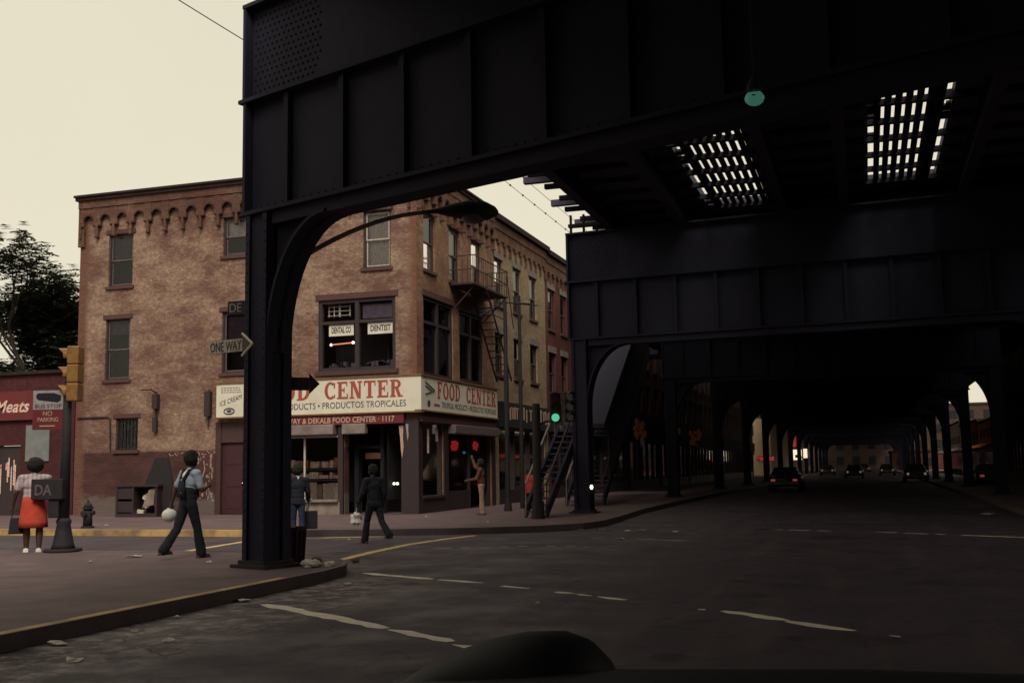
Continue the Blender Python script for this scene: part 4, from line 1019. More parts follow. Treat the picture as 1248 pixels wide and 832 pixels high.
# left signal pole
T = thing('signal_pole', 'dark iron traffic signal pole with flared foot beside the woman in the red skirt', 'signal pole', (-14.36, 17.12, .15))
q = MB(); q.tube([(0,0,0),(0,0,.06)], .34, 16); q.tube([(0,0,.06),(0,0,.14),(0,0,.35),(0,0,.5),(0,0,.56),(0,0,.62)], [.22,.19,.15,.12,.14,.11], 14); q.build('base', M['oliveiron'], T, True)
q = MB(); q.tube([(0,0,.6),(0,0,3.3)], [.10,.075], 12); q.build('pole', M['oliveiron'], T, True)
q = MB(); q.tube([(0,0,3.1),(.02,0,3.1)], .1, 10); q.tube([(0,0,2.95),(.16,0,3.0)], .03, 6); q.tube([(0,0,3.6),(.16,0,3.6)], .03, 6); q.build('bracket', M['oliveiron'], T)
def signal_head(parent, c, face, lit=None, m='yellow', h=1.05):
    """c is the centre, face the horizontal unit vector the lenses look along"""
    f = Vector(face).normalized(); s = Vector((-f.y, f.x, 0)); c = Vector(c); Mx = Matrix((s, f, Vector((0,0,1)))).transposed()
    b = MB()
    for k in range(3): b.obox(c+Vector((0,0,(1-k)*h/3)), (.32, .22, h/3-.012), Mx)
    b.obox(c, (.26, .18, h-.02), Mx)
    hd = b.build('signal_housing', M[m], parent, bevel=.02)
    for k in range(3):
        zc = (1-k)*h/3; p = c+f*.115+Vector((0,0,zc)); v = MB(); n = 12
        for i in range(n):
            a0 = PI*(-.12+1.24*i/n); a1 = PI*(-.12+1.24*(i+1)/n)
            P = [p+s*.135*math.cos(a)+Vector((0,0,.135*math.sin(a)))+f*d_ for a, d_ in ((a0,0),(a1,0),(a1,.2*max(.35, math.sin(max(0,min(PI,a1)))) ),(a0,.2*max(.35, math.sin(max(0,min(PI,a0))))))]
            v.quad(*P); Q = [q_+(Vector(q_)-p).normalized()*0 for q_ in P]
        o = v.build('visor', M[m], hd); mo = o.modifiers.new('t', 'SOLIDIFY'); mo.thickness = .008
        l = MB(); l.tube([p-f*.005, p+f*.012], .11, 16); l.build('lens', M['green_em'] if lit == k else M['lensdark'], hd)
    return hd
T2 = thing('traffic_signal', 'yellow three light signal seen from the side on the left pole', 'traffic light', (0, 0, 0))
signal_head(T2, (-14.20, 17.12, 3.46), (-1, -.35, 0))
T = thing('bus_stop_sign', 'white bus stop panel above a maroon no parking panel on the left pole', 'street sign')
F4 = Face((-14.98, 16.93, 0), (math.cos(R(14)), math.sin(R(14)), 0), (math.sin(R(14)), -math.cos(R(14)), 0))
q = MB(); F4.box(q, 0, .60, 2.80, 3.16, -.01, .01); pw = q.build('white_panel', M['blindpale'], T)
q = MB(); q.prism([(.06,3.02),(.10,2.98),(.48,2.93),(.54,2.97),(.54,3.06),(.40,3.11),(.10,3.11),(.06,3.08)], lambda p: F4.p(p[0], p[1], .011), lambda p: F4.p(p[0], p[1], .014)); q.build('bus_symbol', M['navy'], pw)
text('BUS STOP', F4, .04, .56, 2.83, 2.90, .012, 'signdark', pw)
q = MB(); F4.box(q, 0, .60, 2.42, 2.795, -.01, .01); pr = q.build('maroon_panel', M['stripred'], T)
text('NO', F4, .20, .38, 2.68, 2.77, .012, 'letterpale', pr); text('PARKING', F4, .10, .50, 2.57, 2.65, .012, 'letterpale', pr)
q = MB(); F4.box(q, .14, .44, 2.48, 2.50, .011, .014); q.build('arrow', M['letterpale'], pr)
T = thing('newspaper_box', 'dark box lettered DA strapped to the left signal pole', 'newspaper box')
F5 = Face((-14.84, 16.78, 0), (math.cos(R(14)), math.sin(R(14)), 0), (math.sin(R(14)), -math.cos(R(14)), 0))
q = MB(); F5.box(q, 0, .60, 1.12, 1.50, -.26, 0); F5.box(q, .32, .52, .78, 1.12, -.22, -.04); q.build('cabinet', M['oliveiron'], T, bevel=.015)
text('DA', F5, .08, .40, 1.2, 1.4, .002, 'greywood', T, bold=.02)
# fire hydrant
T = thing('fire_hydrant', 'small dark fire hydrant near the far kerb in front of the corner building', 'fire hydrant', (-20.15, 24.95, .15))
q = MB(); q.tube([(0,0,0),(0,0,.05)], .17, 14); q.tube([(0,0,.05),(0,0,.5)], [.125,.11], 14); q.tube([(0,0,.5),(0,0,.54)], .15, 14); q.tube([(0,0,.54),(0,0,.64),(0,0,.69)], [.13,.09,.03], 14); q.build('barrel', M['oliveiron'], T, True)
q = MB(); q.tube([(-.2,0,.4),(.2,0,.4)], .06, 8); q.tube([(0,-.2,.36),(0,0,.36)], .075, 8); q.build('nozzle', M['oliveiron'], T)
q = MB(); q.tube([(0,0,.69),(0,0,.74)], .03, 5); q.build('cap_nut', M['oliveiron'], T)
# abandoned console cabinet with its lid standing open
T = thing('abandoned_cabinet', 'broken open dark cabinet with rubbish inside against the side street wall', 'cabinet', (-24.1, 31.2, .15), R(4))
b = MB(); b.box(0, 1.55, 0, .6, 0, .12); b.box(0, .07, 0, .6, .12, 1.0); b.box(1.48, 1.55, 0, .6, .12, 1.0); b.box(0, 1.55, .54, .6, .12, 1.0); b.box(0, 1.6, -.02, .62, 1.0, 1.07); b.box(.62, .68, .0, .5, .12, 1.0)
for k in range(2): b.box(.07, .62, .02, .06, .16+k*.44, .52+k*.44)
b.build('carcass', M['darkwood'], T)
b = MB(); b.prism([(1.2, .98), (1.62, 1.95), (2.1, 1.97), (2.28, 1.2), (2.2, .15), (1.95, .15), (1.85, .98)], lambda p: (p[0]-.35, .30, p[1]), lambda p: (p[0]-.35, .36, p[1])); b.build('lid', M['iron'], T)
b = MB(); rnd = random.Random(2)
for k in range(9): x = .72+rnd.random()*.6; z = .14+rnd.random()*.55; b.obox((x, .2+rnd.random()*.2, z), (.16, .14, .14), Matrix.Rotation(rnd.random(), 3, 'Y'))
b.build('rubbish', M['goods2'], T)
b = MB(); b.prism([(.95,.3),(1.2,.9),(1.42,.95),(1.38,.4)], lambda p: (p[0], .08, p[1]), lambda p: (p[0], .12, p[1])); b.build('broken_panel', M['concrete'], T)
# litter bin with sacks behind the near column
T = thing('litter_bin', 'dark slatted litter bin close behind the near column', 'litter bin', (-8.55, 15.3, .15))
q = MB(); q.tube([(0,0,0),(0,0,.55)], [.17,.2], 16, False); q.tube([(0,0,0),(0,0,.03)], .17, 16); q.tube([(0,0,.5),(0,0,.56)], .215, 16, False)
for k in range(16): a = 2*PI*k/16; q.tube([(.18*math.cos(a), .18*math.sin(a), .02), (.21*math.cos(a), .21*math.sin(a), .54)], .012, 4)
q.build('basket', M['iron'], T)
q = MB(); rnd = random.Random(1)
for k in range(6): q.ell((rnd.uniform(-.09,.09), rnd.uniform(-.09,.09), .5+rnd.random()*.06), (.07,.06,.05), Matrix.Rotation(rnd.random()*3, 3, 'Z'), 8, 5)
q.build('rubbish', M['cardboard'], T)
def crumple(b, c, r, flat, seed):
    rn = random.Random(seed); n = len(b.v); b.ell(c, (r, r*rn.uniform(.6, 1), r*flat), Matrix.Rotation(rn.random()*6, 3, 'Z'), 9, 6)
    for i in range(n, len(b.v)):
        v = Vector(b.v[i]); d = v-Vector(c); b.v[i] = tuple(Vector(c)+d*(1+rn.uniform(-.3, .3)))
for i, (x, y, z, r, m, lab) in enumerate(((-7.95, 14.8, .2, .14, 'paper', 'crumpled white paper bag at the foot of the near column'), (-8.0, 15.08, .22, .12, 'cardboard', 'torn brown paper bag against the litter bin'),
                                          (-7.72, 14.95, .18, .09, 'paper', 'small white wrapper on the near kerb corner'), (-7.62, 15.6, .18, .08, 'cardboard', 'brown crust of cardboard at the rounded kerb end'))):
    b = MB(); crumple(b, (0, 0, 0), r, .5, i); o = b.build('paper_rubbish', M[m]); o.location = (x, y, z); tag(o, lab, 'litter', 'rubbish round the near column')
# litter scraps
scr = [(-7.21, 8.56, .12), (-6.44, 7.85, .11), (-6.29, 8.95, .07), (-7.2, 10.4, .06), (-9.96, 15.2, .06), (-12.02, 16.08, .16), (-7.3, 11.9, .1), (-11.1, 17.95, .0), (-5.14, 23.45, .1), (-5.31, 26.44, .14),
       (-5.6, 26.3, .11), (-6.87, 26.73, .12), (-3.7, 12.29, .03), (-12.0, 14.95, .05), (-12.69, 30.79, .06), (-10.76, 35.25, .08), (-23.4, 24.6, .12), (-20.14, 25.72, .07), (-6.5, 26.85, .10), (-11.3, 22.8, .04), (-9.6, 27.5, .04),
       (-6.15, 26.6, .08), (-4.4, 25.9, .07), (3.26, 35.0, .3), (-7.0, 9.4, .05), (-6.9, 13.9, .07)]
desc = ['pale scrap flattened in the near gutter at the lower left', 'torn white scrap in the road, lowest of the gutter litter', 'small white scrap in the road away from the gutter', 'tiny scrap against the dark kerb face', 'white fleck on the near pavement left of the column',
        'flattened white paper on the near pavement by the signal pole', 'white scrap in the gutter just left of the first crosswalk line', '', 'white scrap lying in the avenue below the second bent', 'white scrap nearest the right of the kerb litter by the second bent',
        'white scrap second from right in the litter by the second bent', 'orange leaf of card at the foot of the far kerb corner', 'speck of paper by the long white crosswalk dash', 'faint fleck on the near pavement below the woman', 'tiny fleck on the pavement before the shop doorway',
        'white fleck on the far pavement by the child in red', 'white scrap on the yellow far kerb at the left', 'pale fleck beside the fire hydrant', 'orange scrap of card below the far kerb corner', 'tiny fleck in the side street behind the dark suited man', 'faint fleck on the far kerb return',
        'brown scrap in the gutter under the second bent', 'tiny pale fleck at the right end of the kerb litter', 'white sheet lying in the avenue at far right', 'tiny fleck in the near gutter between two larger scraps', 'white scrap beside the first crosswalk line']
for i, ((x, y, r), lab) in enumerate(zip(scr, desc)):
    if r == 0: continue
    b = MB(); rn = random.Random(i); n = 7
    top = [(r*math.cos(2*PI*k/n)*rn.uniform(.6, 1.1), r*.8*math.sin(2*PI*k/n)*rn.uniform(.5, 1)) for k in range(n)]
    hts = [rn.uniform(.0, .03)+.004 for _ in range(n)]
    for k in range(n): k2 = (k+1) % n; b.tri((0, 0, .03*rn.random()+.012), (*top[k], hts[k]), (*top[k2], hts[k2]))
    o = b.build('litter_scrap', M['cardboard'] if ('orange' in lab or 'brown' in lab) else M['paper'])
    onpave = (x < -7.43 and y < 17) or lab.find('pavement') >= 0 or 'hydrant' in lab or 'far kerb' in lab and 'below' not in lab and 'foot' not in lab
    o.location = (x, y, .156 if onpave else .002); tag(o, lab, 'litter', 'scraps of paper litter')
    mo = o.modifiers.new('t', 'SOLIDIFY'); mo.thickness = .003
# second signal by the stairs
T = thing('signal_pole', 'thick dark iron post in front of the open stairs', 'post', (-8.85, 29.6, .15))
q = MB(); q.tube([(0,0,0),(0,0,.5)], [.2,.17], 12); q.tube([(0,0,.5),(0,0,3.2)], [.13,.11], 12); q.build('pole', M['iron'], T)
q = MB(); q.tube([(0,0,2.6),(.3,0,2.7),(.85,0,2.7)], .035, 6); q.build('bracket_arm', M['iron'], T)
T = thing('traffic_signal', 'twin signal with a lit green lens in front of the second bent', 'traffic light')
signal_head(T, (-8.28, 29.55, 3.22), (.33, -1, 0), 2, 'ironrust', .84); signal_head(T, (-7.88, 29.45, 3.22), (.75, -.8, 0), None, 'ironrust', .84)
q = MB(); q.tube([(-8.28, 29.6, 2.75), (-8.1, 29.6, 2.62), (-7.88, 29.5, 2.75)], .03, 6); q.tube([(-8.08,29.5,2.6),(-8.08,29.5,2.72)], .06, 8); q.build('hanger', M['galv'], T)
T = thing('reflector_lamp', 'small white lamp on the foot of the second bent', 'lamp', (-8.1, 32.84, .95))
q = MB(); q.ell((0,0,0), (.05,.03,.07)); q.build('lens', M['bulb_em'], T); q = MB(); q.box(-.06, .06, .02, .06, -.09, .09); q.build('backplate', M['iron'], T)
# iron utility post before the buff building
T = thing('utility_post', 'thin iron utility post with crossed arms before the buff building', 'post', (-11.5, 35.0, .15))
q = MB(); q.tube([(0,0,0),(0,0,.4)], [.14,.1], 10); q.tube([(0,0,.4),(0,0,7.1)], [.085,.06], 10); q.build('post_shaft', M['iron'], T)
q = MB(); q.tube([(-.9,0,6.6),(0,0,7.0),(.9,0,6.9)], .03, 6); q.tube([(0,0,6.4),(-.7,0,6.75)], .02, 5); q.tube([(-.35,0,6.9),(-.35,0,7.15)], .05, 6); q.tube([(.35,0,6.95),(.35,0,7.2)], .05, 6); q.build('cross_arm', M['iron'], T)
T = thing('utility_post', 'second thin post with crossed arms close beside the first', 'post', (-11.75, 37.4, .15))
q = MB(); q.tube([(0,0,0),(0,0,7.6)], [.08,.055], 10); q.build('post_shaft', M['iron'], T); q = MB(); q.tube([(-.6,0,7.4),(.7,0,7.2)], .028, 6); q.build('cross_arm', M['iron'], T)
# overhead wires along the avenue
for (x, z, sag, lab, beads) in ((-10.5, 10.75, .25, 'thin beaded cable strung along the avenue above the rooftops', True), (-10.1, 10.95, .2, 'plain thin wire just above the beaded cable', False), (-10.9, 9.75, .15, 'lone thin wire in the sky left of the near column', False)):
    T = thing('overhead_cable', lab, 'cable'); b = MB(); y0, y1 = ((18, 75) if x > -10.8 else (6, 18.5))
    pts = [(x, y0+(y1-y0)*k/30, z-sag*math.sin(PI*k/30)) for k in range(31)]
    b.tube(pts, .011, 4); b.build('wire', M['iron'], T)
    if beads:
        b = MB()
        for k in range(9): y = 30+k*1.35; b.ell((x, y, z-sag*math.sin(PI*(y-y0)/(y1-y0))), (.035, .05, .035), None, 6, 5)
        b.build('insulator', M['iron'], T)

# ------------------------------------------------------------------ foreground car, far cars
def make_car(m, label, loc, rz, lights=True, group='cars far down the avenue', pods=False, cx=0):
    T = thing('parked_car', label, 'car', loc, rz, group)
    b = MB(); L = 4.7; secs = []
    #            x,   half width, z bottom, z belt
    prof = [(-2.35, .80, .42, .72), (-2.2, .88, .32, .86), (-1.4, .92, .28, .93), (0, .93, .28, .95), (.7, .93, .28, .93), (1.6, .91, .28, .88), (2.15, .88, .32, .82), (2.32, .80, .42, .74)]
    for (x, hw, z0, z1) in prof:
        secs.append([(x, -hw*.93, z0), (x, -hw, z0+.15), (x, -hw, z1-.14), (x, -hw*.93, z1-.03), (x, -hw*.6, z1+.015), (x, 0, z1+.03), (x, hw*.6, z1+.015), (x, hw*.93, z1-.03), (x, hw, z1-.14), (x, hw, z0+.15), (x, hw*.93, z0)])
    n = len(secs[0])
    for s in secs: b.v += s
    for i in range(len(secs)-1):
        for k in range(n): k2 = (k+1) % n; b.f.append((i*n+k, i*n+k2, (i+1)*n+k2, (i+1)*n+k))
    b.f.append(tuple(range(n))); b.f.append(tuple((len(secs)-1)*n+k for k in range(n))[::-1])
    if pods:
        for sy in (-1, 1):
            pb = len(b.v)
            pr = [(1.46, .02, .84), (1.49, .10, .87), (1.54, .17, .90), (1.61, .22, .918), (1.7, .25, .92), (1.82, .26, .905), (1.95, .255, .88), (2.1, .24, .84), (2.22, .22, .80), (2.34, .19, .75)]
            for (x, w, z) in pr:
                for k in range(20): a = 2*PI*k/20; b.v.append((x, sy*.66+w*math.cos(a), z-.10+w*.75*math.sin(a)))
            for i in range(len(pr)-1):
                for k in range(20): k2 = (k+1) % 20; b.f.append((pb+i*20+k, pb+i*20+k2, pb+(i+1)*20+k2, pb+(i+1)*20+k))
            b.f.append(tuple(pb+20*(len(pr)-1)+k for k in range(20)))
    b.build('body', M[m], T, True); shift = Matrix.Translation((cx, 0, 0))
    c = MB(); c.hexa([(-1.75,-.80,.92),(1.0,-.80,.92),(1.0,.80,.92),(-1.75,.80,.92),(-1.15,-.60,1.38),(.30,-.60,1.38),(.30,.60,1.38),(-1.15,.60,1.38)]); c.xf(shift); c.build('cabin', M[m], T, bevel=.05)
    q = MB()
    for sy in (-1, 1):
        f = lambda x, t: (x, sy*(.805-.2*t+.006), .96+.40*t-.02)
        q.hexa([f(-1.45,0), f(.82,0), (f(.82,0)[0], f(.82,0)[1]-sy*.01, f(.82,0)[2]), (f(-1.45,0)[0], f(-1.45,0)[1]-sy*.01, f(-1.45,0)[2]), f(-1.05,.9), f(.32,.9), (f(.32,.9)[0], f(.32,.9)[1]-sy*.01, f(.32,.9)[2]), (f(-1.05,.9)[0], f(-1.05,.9)[1]-sy*.01, f(-1.05,.9)[2])])
    q.hexa([(.97,-.68,.97),(.97,.68,.97),(1.0,.68,.97),(1.0,-.68,.97),(.36,-.55,1.34),(.36,.55,1.34),(.39,.55,1.345),(.39,-.55,1.345)])
    q.xf(shift); q.build('window', M['lensdark'], T)
    for (x, y) in ((1.45, .82), (1.45, -.82), (-1.4, .82), (-1.4, -.82)):
        w = MB(); w.tube([(x, y-.1, .32), (x, y+.1, .32)], .32, 20); wo = w.build('wheel', M['rubber'], T)
        w = MB(); w.tube([(x, y-.11, .32), (x, y+.11, .32)], .17, 14); w.build('rim', M['chrome'], wo)
    q = MB(); q.box(2.30, 2.42, -.85, .85, .42, .56); bmm = M['chrome'] if pods else M['galv']; q.build('bumper', bmm, T); q = MB(); q.box(-2.46, -2.34, -.85, .85, .42, .56); q.build('bumper', bmm, T)
    for sy in (-1, 1):
        q = MB()
        if pods: q.tube([(2.26, sy*.66, .66), (2.33, sy*.66, .66)], .13, 16)
        else: q.tube([(2.3, sy*.62, .66), (2.36, sy*.62, .66)], .10, 14)
        q.build('headlight', M['lampglass'] if not lights else M['dimlamp'], T)
        if pods: q = MB(); q.tube([(2.28, sy*.66, .66), (2.34, sy*.66, .66)], .155, 16, False); q.build('headlight_ring', M['chrome'], T)
    q = MB(); q.box(2.3, 2.35, -.45, .45, .58, .74)
    for k in range(5): q.box(2.35, 2.37, -.45, .45, .59+k*.03, .60+k*.03)
    q.build('grille', M['chrome'] if pods else M['galv'], T)
    for sy in (-1, 1): q = MB(); q.box(-2.38, -2.34, sy*.6-.12, sy*.6+.12, .6, .72); q.build('tail_light', M['redsign_em'] if lights else M['redcloth'], T)
    return T
fc = make_car('carblack', 'black car whose rounded wing and headlamp edge into the bottom of the view', (.52, 3.0, -.035), PI-.12, False, 'foreground car', True, -.95)
del fc['group']
car0 = make_car('cargrey', 'dull grey car facing the viewer far down the avenue', (-1.5, 118, 0), -PI/2)
def far_car(x, y, rz, lab):
    c = copy_tree(car0); c.location = (x, y, 0); c.rotation_euler = (0, 0, rz); c['label'] = lab; return c
far_car(-4.6, 66, PI/2, 'parked car with a red tail lamp beyond the left columns')
far_car(2.0, 140, -PI/2, 'oncoming car with lit headlamps right of centre far away')
far_car(-5.2, 150, -PI/2, 'car parked by the left columns far away')
far_car(3.4, 92, -PI/2, 'parked car at the right kerb between the far columns')
far_car(-.8, 190, -PI/2, 'most distant car, a speck at the vanishing point')
far_car(7.0, 74, PI/2, 'car standing beyond the right hand columns')

# ------------------------------------------------------------------ far signs and lamps
def box_sign(name, lab, x, y, z, w, h, m, frame='iron'):
    T = thing(name, lab, 'sign', (x, y, z)); q = MB(); q.box(-w/2, w/2, -.1, .1, -h/2, h/2); q.build('panel', M[m], T)
    q = MB(); q.box(-w/2-.06, w/2+.06, -.05, .12, h/2, h/2+.07); q.box(-w/2-.06, w/2+.06, -.05, .12, -h/2-.07, -h/2); q.tube([(0,0,h/2), (0,0,h/2+1.0)], .04, 5); q.build('bracket', M[frame], T); return T
s = box_sign('lit_shop_sign', 'lit cream sign box far down the left side', -9.15, 150, 2.75, 1.5, 1.35, 'sign_em')
q = MB(); q.box(-.1, .2, -.11, -.1, -.4, .0); q.box(.3, .45, -.11, -.1, .1, .4); q.box(.5, .75, -.12, -.1, -.5, -.2); q.build('dark_mark', M['dark'], s)
box_sign('vertical_sign', 'dim red upright sign above the lit cream sign', -9.2, 148, 4.5, .5, 1.5, 'redsign_em')
box_sign('lit_shop_sign', 'small pale lit sign right of the cream sign box', -7.9, 149, 2.9, .5, 1.2, 'sign_em')
box_sign('pink_sign', 'small pink lit sign low down the left side', -11.2, 130, 2.2, 1.6, .5, 'redsign_em')
for (x, y, z, r, m, lab) in ((-.2, 150, 5.7, .16, 'green_em', 'tiny green signal light hanging far down the avenue'), (5.1-.3, 150, 6.0, .19, 'bulb_em', 'tiny white lamp hanging far down the avenue')):
    T = thing('hanging_signal', lab, 'lamp', (x, y, z)); q = MB(); q.ell((0,0,0), (r, .1, r)); q.build('lens', M[m], T)
    q = MB(); q.box(-.25, .25, .1, .3, -.3, .5); q.tube([(0, .2, .5), (0, .2, 3.4)], .04, 5); q.build('housing', M['iron'], T)
for (x, y, lab) in ((-13.2, 65.5, 'cluster of orange paper lanterns before the maroon brick building'), (-13.2, 77.2, 'cluster of orange paper lanterns before the grey brown building'), (-13.2, 87.5, 'dimmest orange lantern cluster beyond the others')):
    T = thing('lantern_cluster', lab, 'lanterns', (x, y, 3.55)); rn = random.Random(int(y)); q = MB()
    for k in range(14): q.ell((rn.uniform(-.2, .5), rn.uniform(-1.1, 1.1), rn.uniform(-.3, .7)), (.13, .15, rn.uniform(.12, .3)), None, 9, 6)
    q.build('lantern', M['orange_dim'], T, True)
    q = MB(); q.ell((.4, -.7, -.55), (.15, .17, .36), None, 9, 6); q.build('white_lantern', M['blindpale'], T, True)
    q = MB(); q.tube([(-.6, -1.2, 1.0), (.5, -1.2, 1.0), (.5, 1.2, 1.0), (-.6, 1.2, 1.0)], .03, 5)
    for k in range(5): q.tube([(.3, -1+k*.5, 1.0), (.3, -1+k*.5, .3)], .01, 4)
    q.build('hanging_rail', M['iron'], T)

# ------------------------------------------------------------------ trees
def tree(label, loc, h, spread, n, seed, leaf=.22, low=.3, dens=1.0):
    rn = random.Random(seed); T = thing('tree', label, 'tree', loc, 0, 'trees behind the red store')
    tr = MB(); tips = []
    def limb(p, d, L, r, lvl):
        pts = [p]; q = p.copy(); dd = d.copy()
        for k in range(4):
            dd = (dd+Vector((rn.uniform(-.25,.25), rn.uniform(-.25,.25), rn.uniform(-.08,.2)))).normalized(); q = q+dd*L/4; pts.append(q.copy())
        tr.tube(pts, [r*(1-.14*k) for k in range(5)], 6 if lvl < 2 else 4)
        if lvl >= 3: tips.append((pts[2], .7)); tips.append((pts[-1], 1)); return
        for k in range((4, 4, 3)[lvl]):
            a = rn.random()*2*PI; t = rn.choice((2, 3, 4)); sp = .75
            nd = (dd*.7+Vector((math.cos(a)*sp*spread, math.sin(a)*sp*spread, rn.uniform(.05, .55)))).normalized()
            limb(pts[t], nd, L*rn.uniform(.55, .8), r*.5, lvl+1)
    limb(Vector((0, 0, 0)), Vector((0, 0, 1)), h*.36, h*.018, 0)
    tr.build('trunk', M['bark'], T)
    cr = MB()
    for c, s in tips:
        for k in range(int(n*dens)):
            # a frond: leaflets along a drooping stem
            a = rn.random()*2*PI; out = Vector((math.cos(a), math.sin(a), rn.uniform(-.35, .5))); st = c+Vector((rn.gauss(0, .22), rn.gauss(0, .22), rn.gauss(0, .18)))*h/10
            Lf = rn.uniform(.5, .95)
            for j in range(5):
                p = st+out*Lf*(j+1)/5+Vector((0, 0, -.22*(j/5)**2)); sd = Vector((-out.y, out.x, 0)).normalized()*leaf*(1.1-.12*j)
                w = Vector((out.x, out.y, 0)).normalized()*leaf*.34; dz = Vector((0, 0, rn.uniform(-.1, .06)))
                cr.quad(p-w*.5, p+sd+dz, p+w, p-sd+dz)
    cr.build('crown', M['foliage'], T)
    return T
tree('tall open feathery tree with sky showing through its branches', (-41.2, 47.5, 0), 18.5, .85, 22, 3, .36)
tree('dense dark tree at the left edge behind the red store', (-46.6, 49, 0), 16, 1.05, 40, 8, .42)
tree('low bushy tree filling the gap between store roof and tall tree', (-43.0, 44.8, 0), 11.5, 1.3, 44, 12, .36)
tree('rounded tree touching the left edge of the corner building', (-40.4, 50, 0), 14, 1.1, 28, 15, .38)

# ------------------------------------------------------------------ people
def remesh(b, name, m, parent, vox=.012, smooth=3):
    o = b.build(name+'_raw', m)
    r = o.modifiers.new('r', 'REMESH'); r.mode = 'VOXEL'; r.voxel_size = vox; r.use_smooth_shade = True
    s = o.modifiers.new('s', 'SMOOTH'); s.iterations = smooth; s.factor = .5
    dg = bpy.context.evaluated_depsgraph_get(); me = bpy.data.meshes.new_from_object(o.evaluated_get(dg)); me.name = name
    bpy.data.objects.remove(o)
    n = bpy.data.objects.new(name, me); COL.objects.link(n); n.parent = parent
    me.materials.clear(); me.materials.append(m); me.polygons.foreach_set('use_smooth', [True]*len(me.polygons))
    if name in ('shirt', 'jacket', 'trousers'):
        from mathutils import noise as mn
        nr = [v.normal.copy() for v in me.vertices]
        for v, nn in zip(me.vertices, nr):
            p = v.co; a = mn.noise(Vector((p.x*9, p.y*9, p.z*14)))+.5*mn.noise(Vector((p.x*20+3, p.y*20, p.z*34)))
            v.co = p+nn*a*.007
    return n
def person(label, loc, heading, H, pose, cloth, afro=.0, female=False, head_turn=0, vox=.014):
    """x right, y forward, z up. pose: hips=(l,r) forward swing deg, knees, sh=(l,r), ab=(l,r), el=(l,r), lean"""
    T = thing('person', label, 'person', loc, heading); k = H/1.8; V = Vector
    hipz = .93*k; J = {}
    lean = R(pose.get('lean', 2))
    def ankle(i, sx):
        a = R(pose['hips'][i]); kn = R(pose['knees'][i]); h = V((sx*.09*k, 0, hipz))
        kp = h+V((0, math.sin(a), -math.cos(a)))*.44*k; an = kp+V((0, math.sin(a-kn), -math.cos(a-kn)))*.42*k; return h, kp, an
    legs = [ankle(0, -1), ankle(1, 1)]
    low = min(l[2].z for l in legs)-.075*k; dz = V((0, 0, -low))
    legs = [tuple(p+dz for p in l) for l in legs]; pel = V((0, 0, hipz))+dz
    up = V((0, math.sin(lean), math.cos(lean)))
    chest = pel+up*.36*k; neck = pel+up*.56*k; head = neck+up*.16*k+V((0, .015, 0)); sw = (.165 if female else .19)*k
    arms = []
    for i, sx in enumerate((-1, 1)):
        sh = pel+up*.50*k+V((sx*sw, 0, 0)); a = R(pose['sh'][i]); ab = R(pose['ab'][i]); e = R(pose['el'][i])
        d = V((sx*math.sin(ab), math.sin(a)*math.cos(ab), -math.cos(a)*math.cos(ab))); el = sh+d*.29*k
        d2 = V((sx*math.sin(ab)*.6, math.sin(a+e), -math.cos(a+e))).normalized()
        if 'inn' in pose: d2 = (d2+V((-sx*pose['inn'][i], 0, 0))).normalized()
        wr = el+d2*.25*k; arms.append((sh, el, wr, d2))
    b = MB()
    # body: one continuous remeshed surface
    b.ell(pel+up*.02*k, (.15*k, .105*k, .12*k)); b.ell(pel+up*.2*k, (.135*k, .095*k, .16*k)); b.ell(chest, (.165*k, .11*k, .18*k)); b.capsule(arms[0][0], arms[1][0], .062*k, .062*k)
    b.capsule(pel+up*.48*k, neck+up*.06*k, .062*k, .052*k)
    Mh = Matrix.Rotation(R(head_turn), 3, 'Z')
    b.ell(head, (.074*k, .092*k, .112*k), Mh, 18, 12); b.ell(head+Mh@V((0, .035, -.05))*k, (.052*k, .055*k, .06*k), Mh)
    b.capsule(head+Mh@V((0, .088, .012))*k, head+Mh@V((0, .108, -.018))*k, .010*k, .015*k, 8)
    b.capsule(head+Mh@V((-.02, .085, -.05))*k, head+Mh@V((.02, .085, -.05))*k, .009*k, .009*k, 8)
    for sx in (-1, 1): b.ell(head+Mh@V((sx*.077, -.005, -.005))*k, (.012*k, .022*k, .034*k), Mh, 8, 6)
    for (h, kp, an) in legs:
        b.capsule(h, kp, .082*k, .054*k); b.capsule(kp, kp.lerp(an, .4), .052*k, .054*k); b.capsule(kp.lerp(an, .4), an, .053*k, .035*k); b.capsule(an+V((0, -.03, -.03))*k, an+V((0, .13, -.05))*k, .036*k, .026*k)
    for i, (sh, el, wr, d2) in enumerate(arms):
        b.capsule(sh, el, .054*k, .040*k); b.capsule(el, wr, .040*k, .026*k)
        sx = (-1, 1)[i]; side = V((0, 1, 0)) if abs(d2.z) > .6 else V((0, 0, 1)); side = (side-d2*side.dot(d2)).normalized(); nrm = d2.cross(side).normalized()
        pm = wr+d2*.085*k; b.capsule(wr, pm, .026*k, .030*k, 8); b.capsule(pm-side*.02*k, pm+side*.025*k, .018*k, .018*k, 8)
        for f_ in range(4):
            o = pm+side*(.030-.02*f_)*k; L = (.036, .042, .04, .032)[f_]*k; bend = nrm*(-sx*.35)
            m1 = o+(d2+bend*.3).normalized()*L; m2 = m1+(d2+bend).normalized()*L*.8; b.capsule(o, m1, .0095*k, .009*k, 6); b.capsule(m1, m2, .009*k, .0075*k, 6)
        o = wr+d2*.03*k+side*.025*k; m1 = o+(side*.8+d2*.6).normalized()*.035*k; m2 = m1+(d2+side*.2).normalized()*.03*k; b.capsule(o, m1, .012*k, .010*k, 6); b.capsule(m1, m2, .010*k, .009*k, 6)
    remesh(b, 'body', cloth.get('skin', M['skin']), T, .0085, 2)
    # eyes
    e = MB()
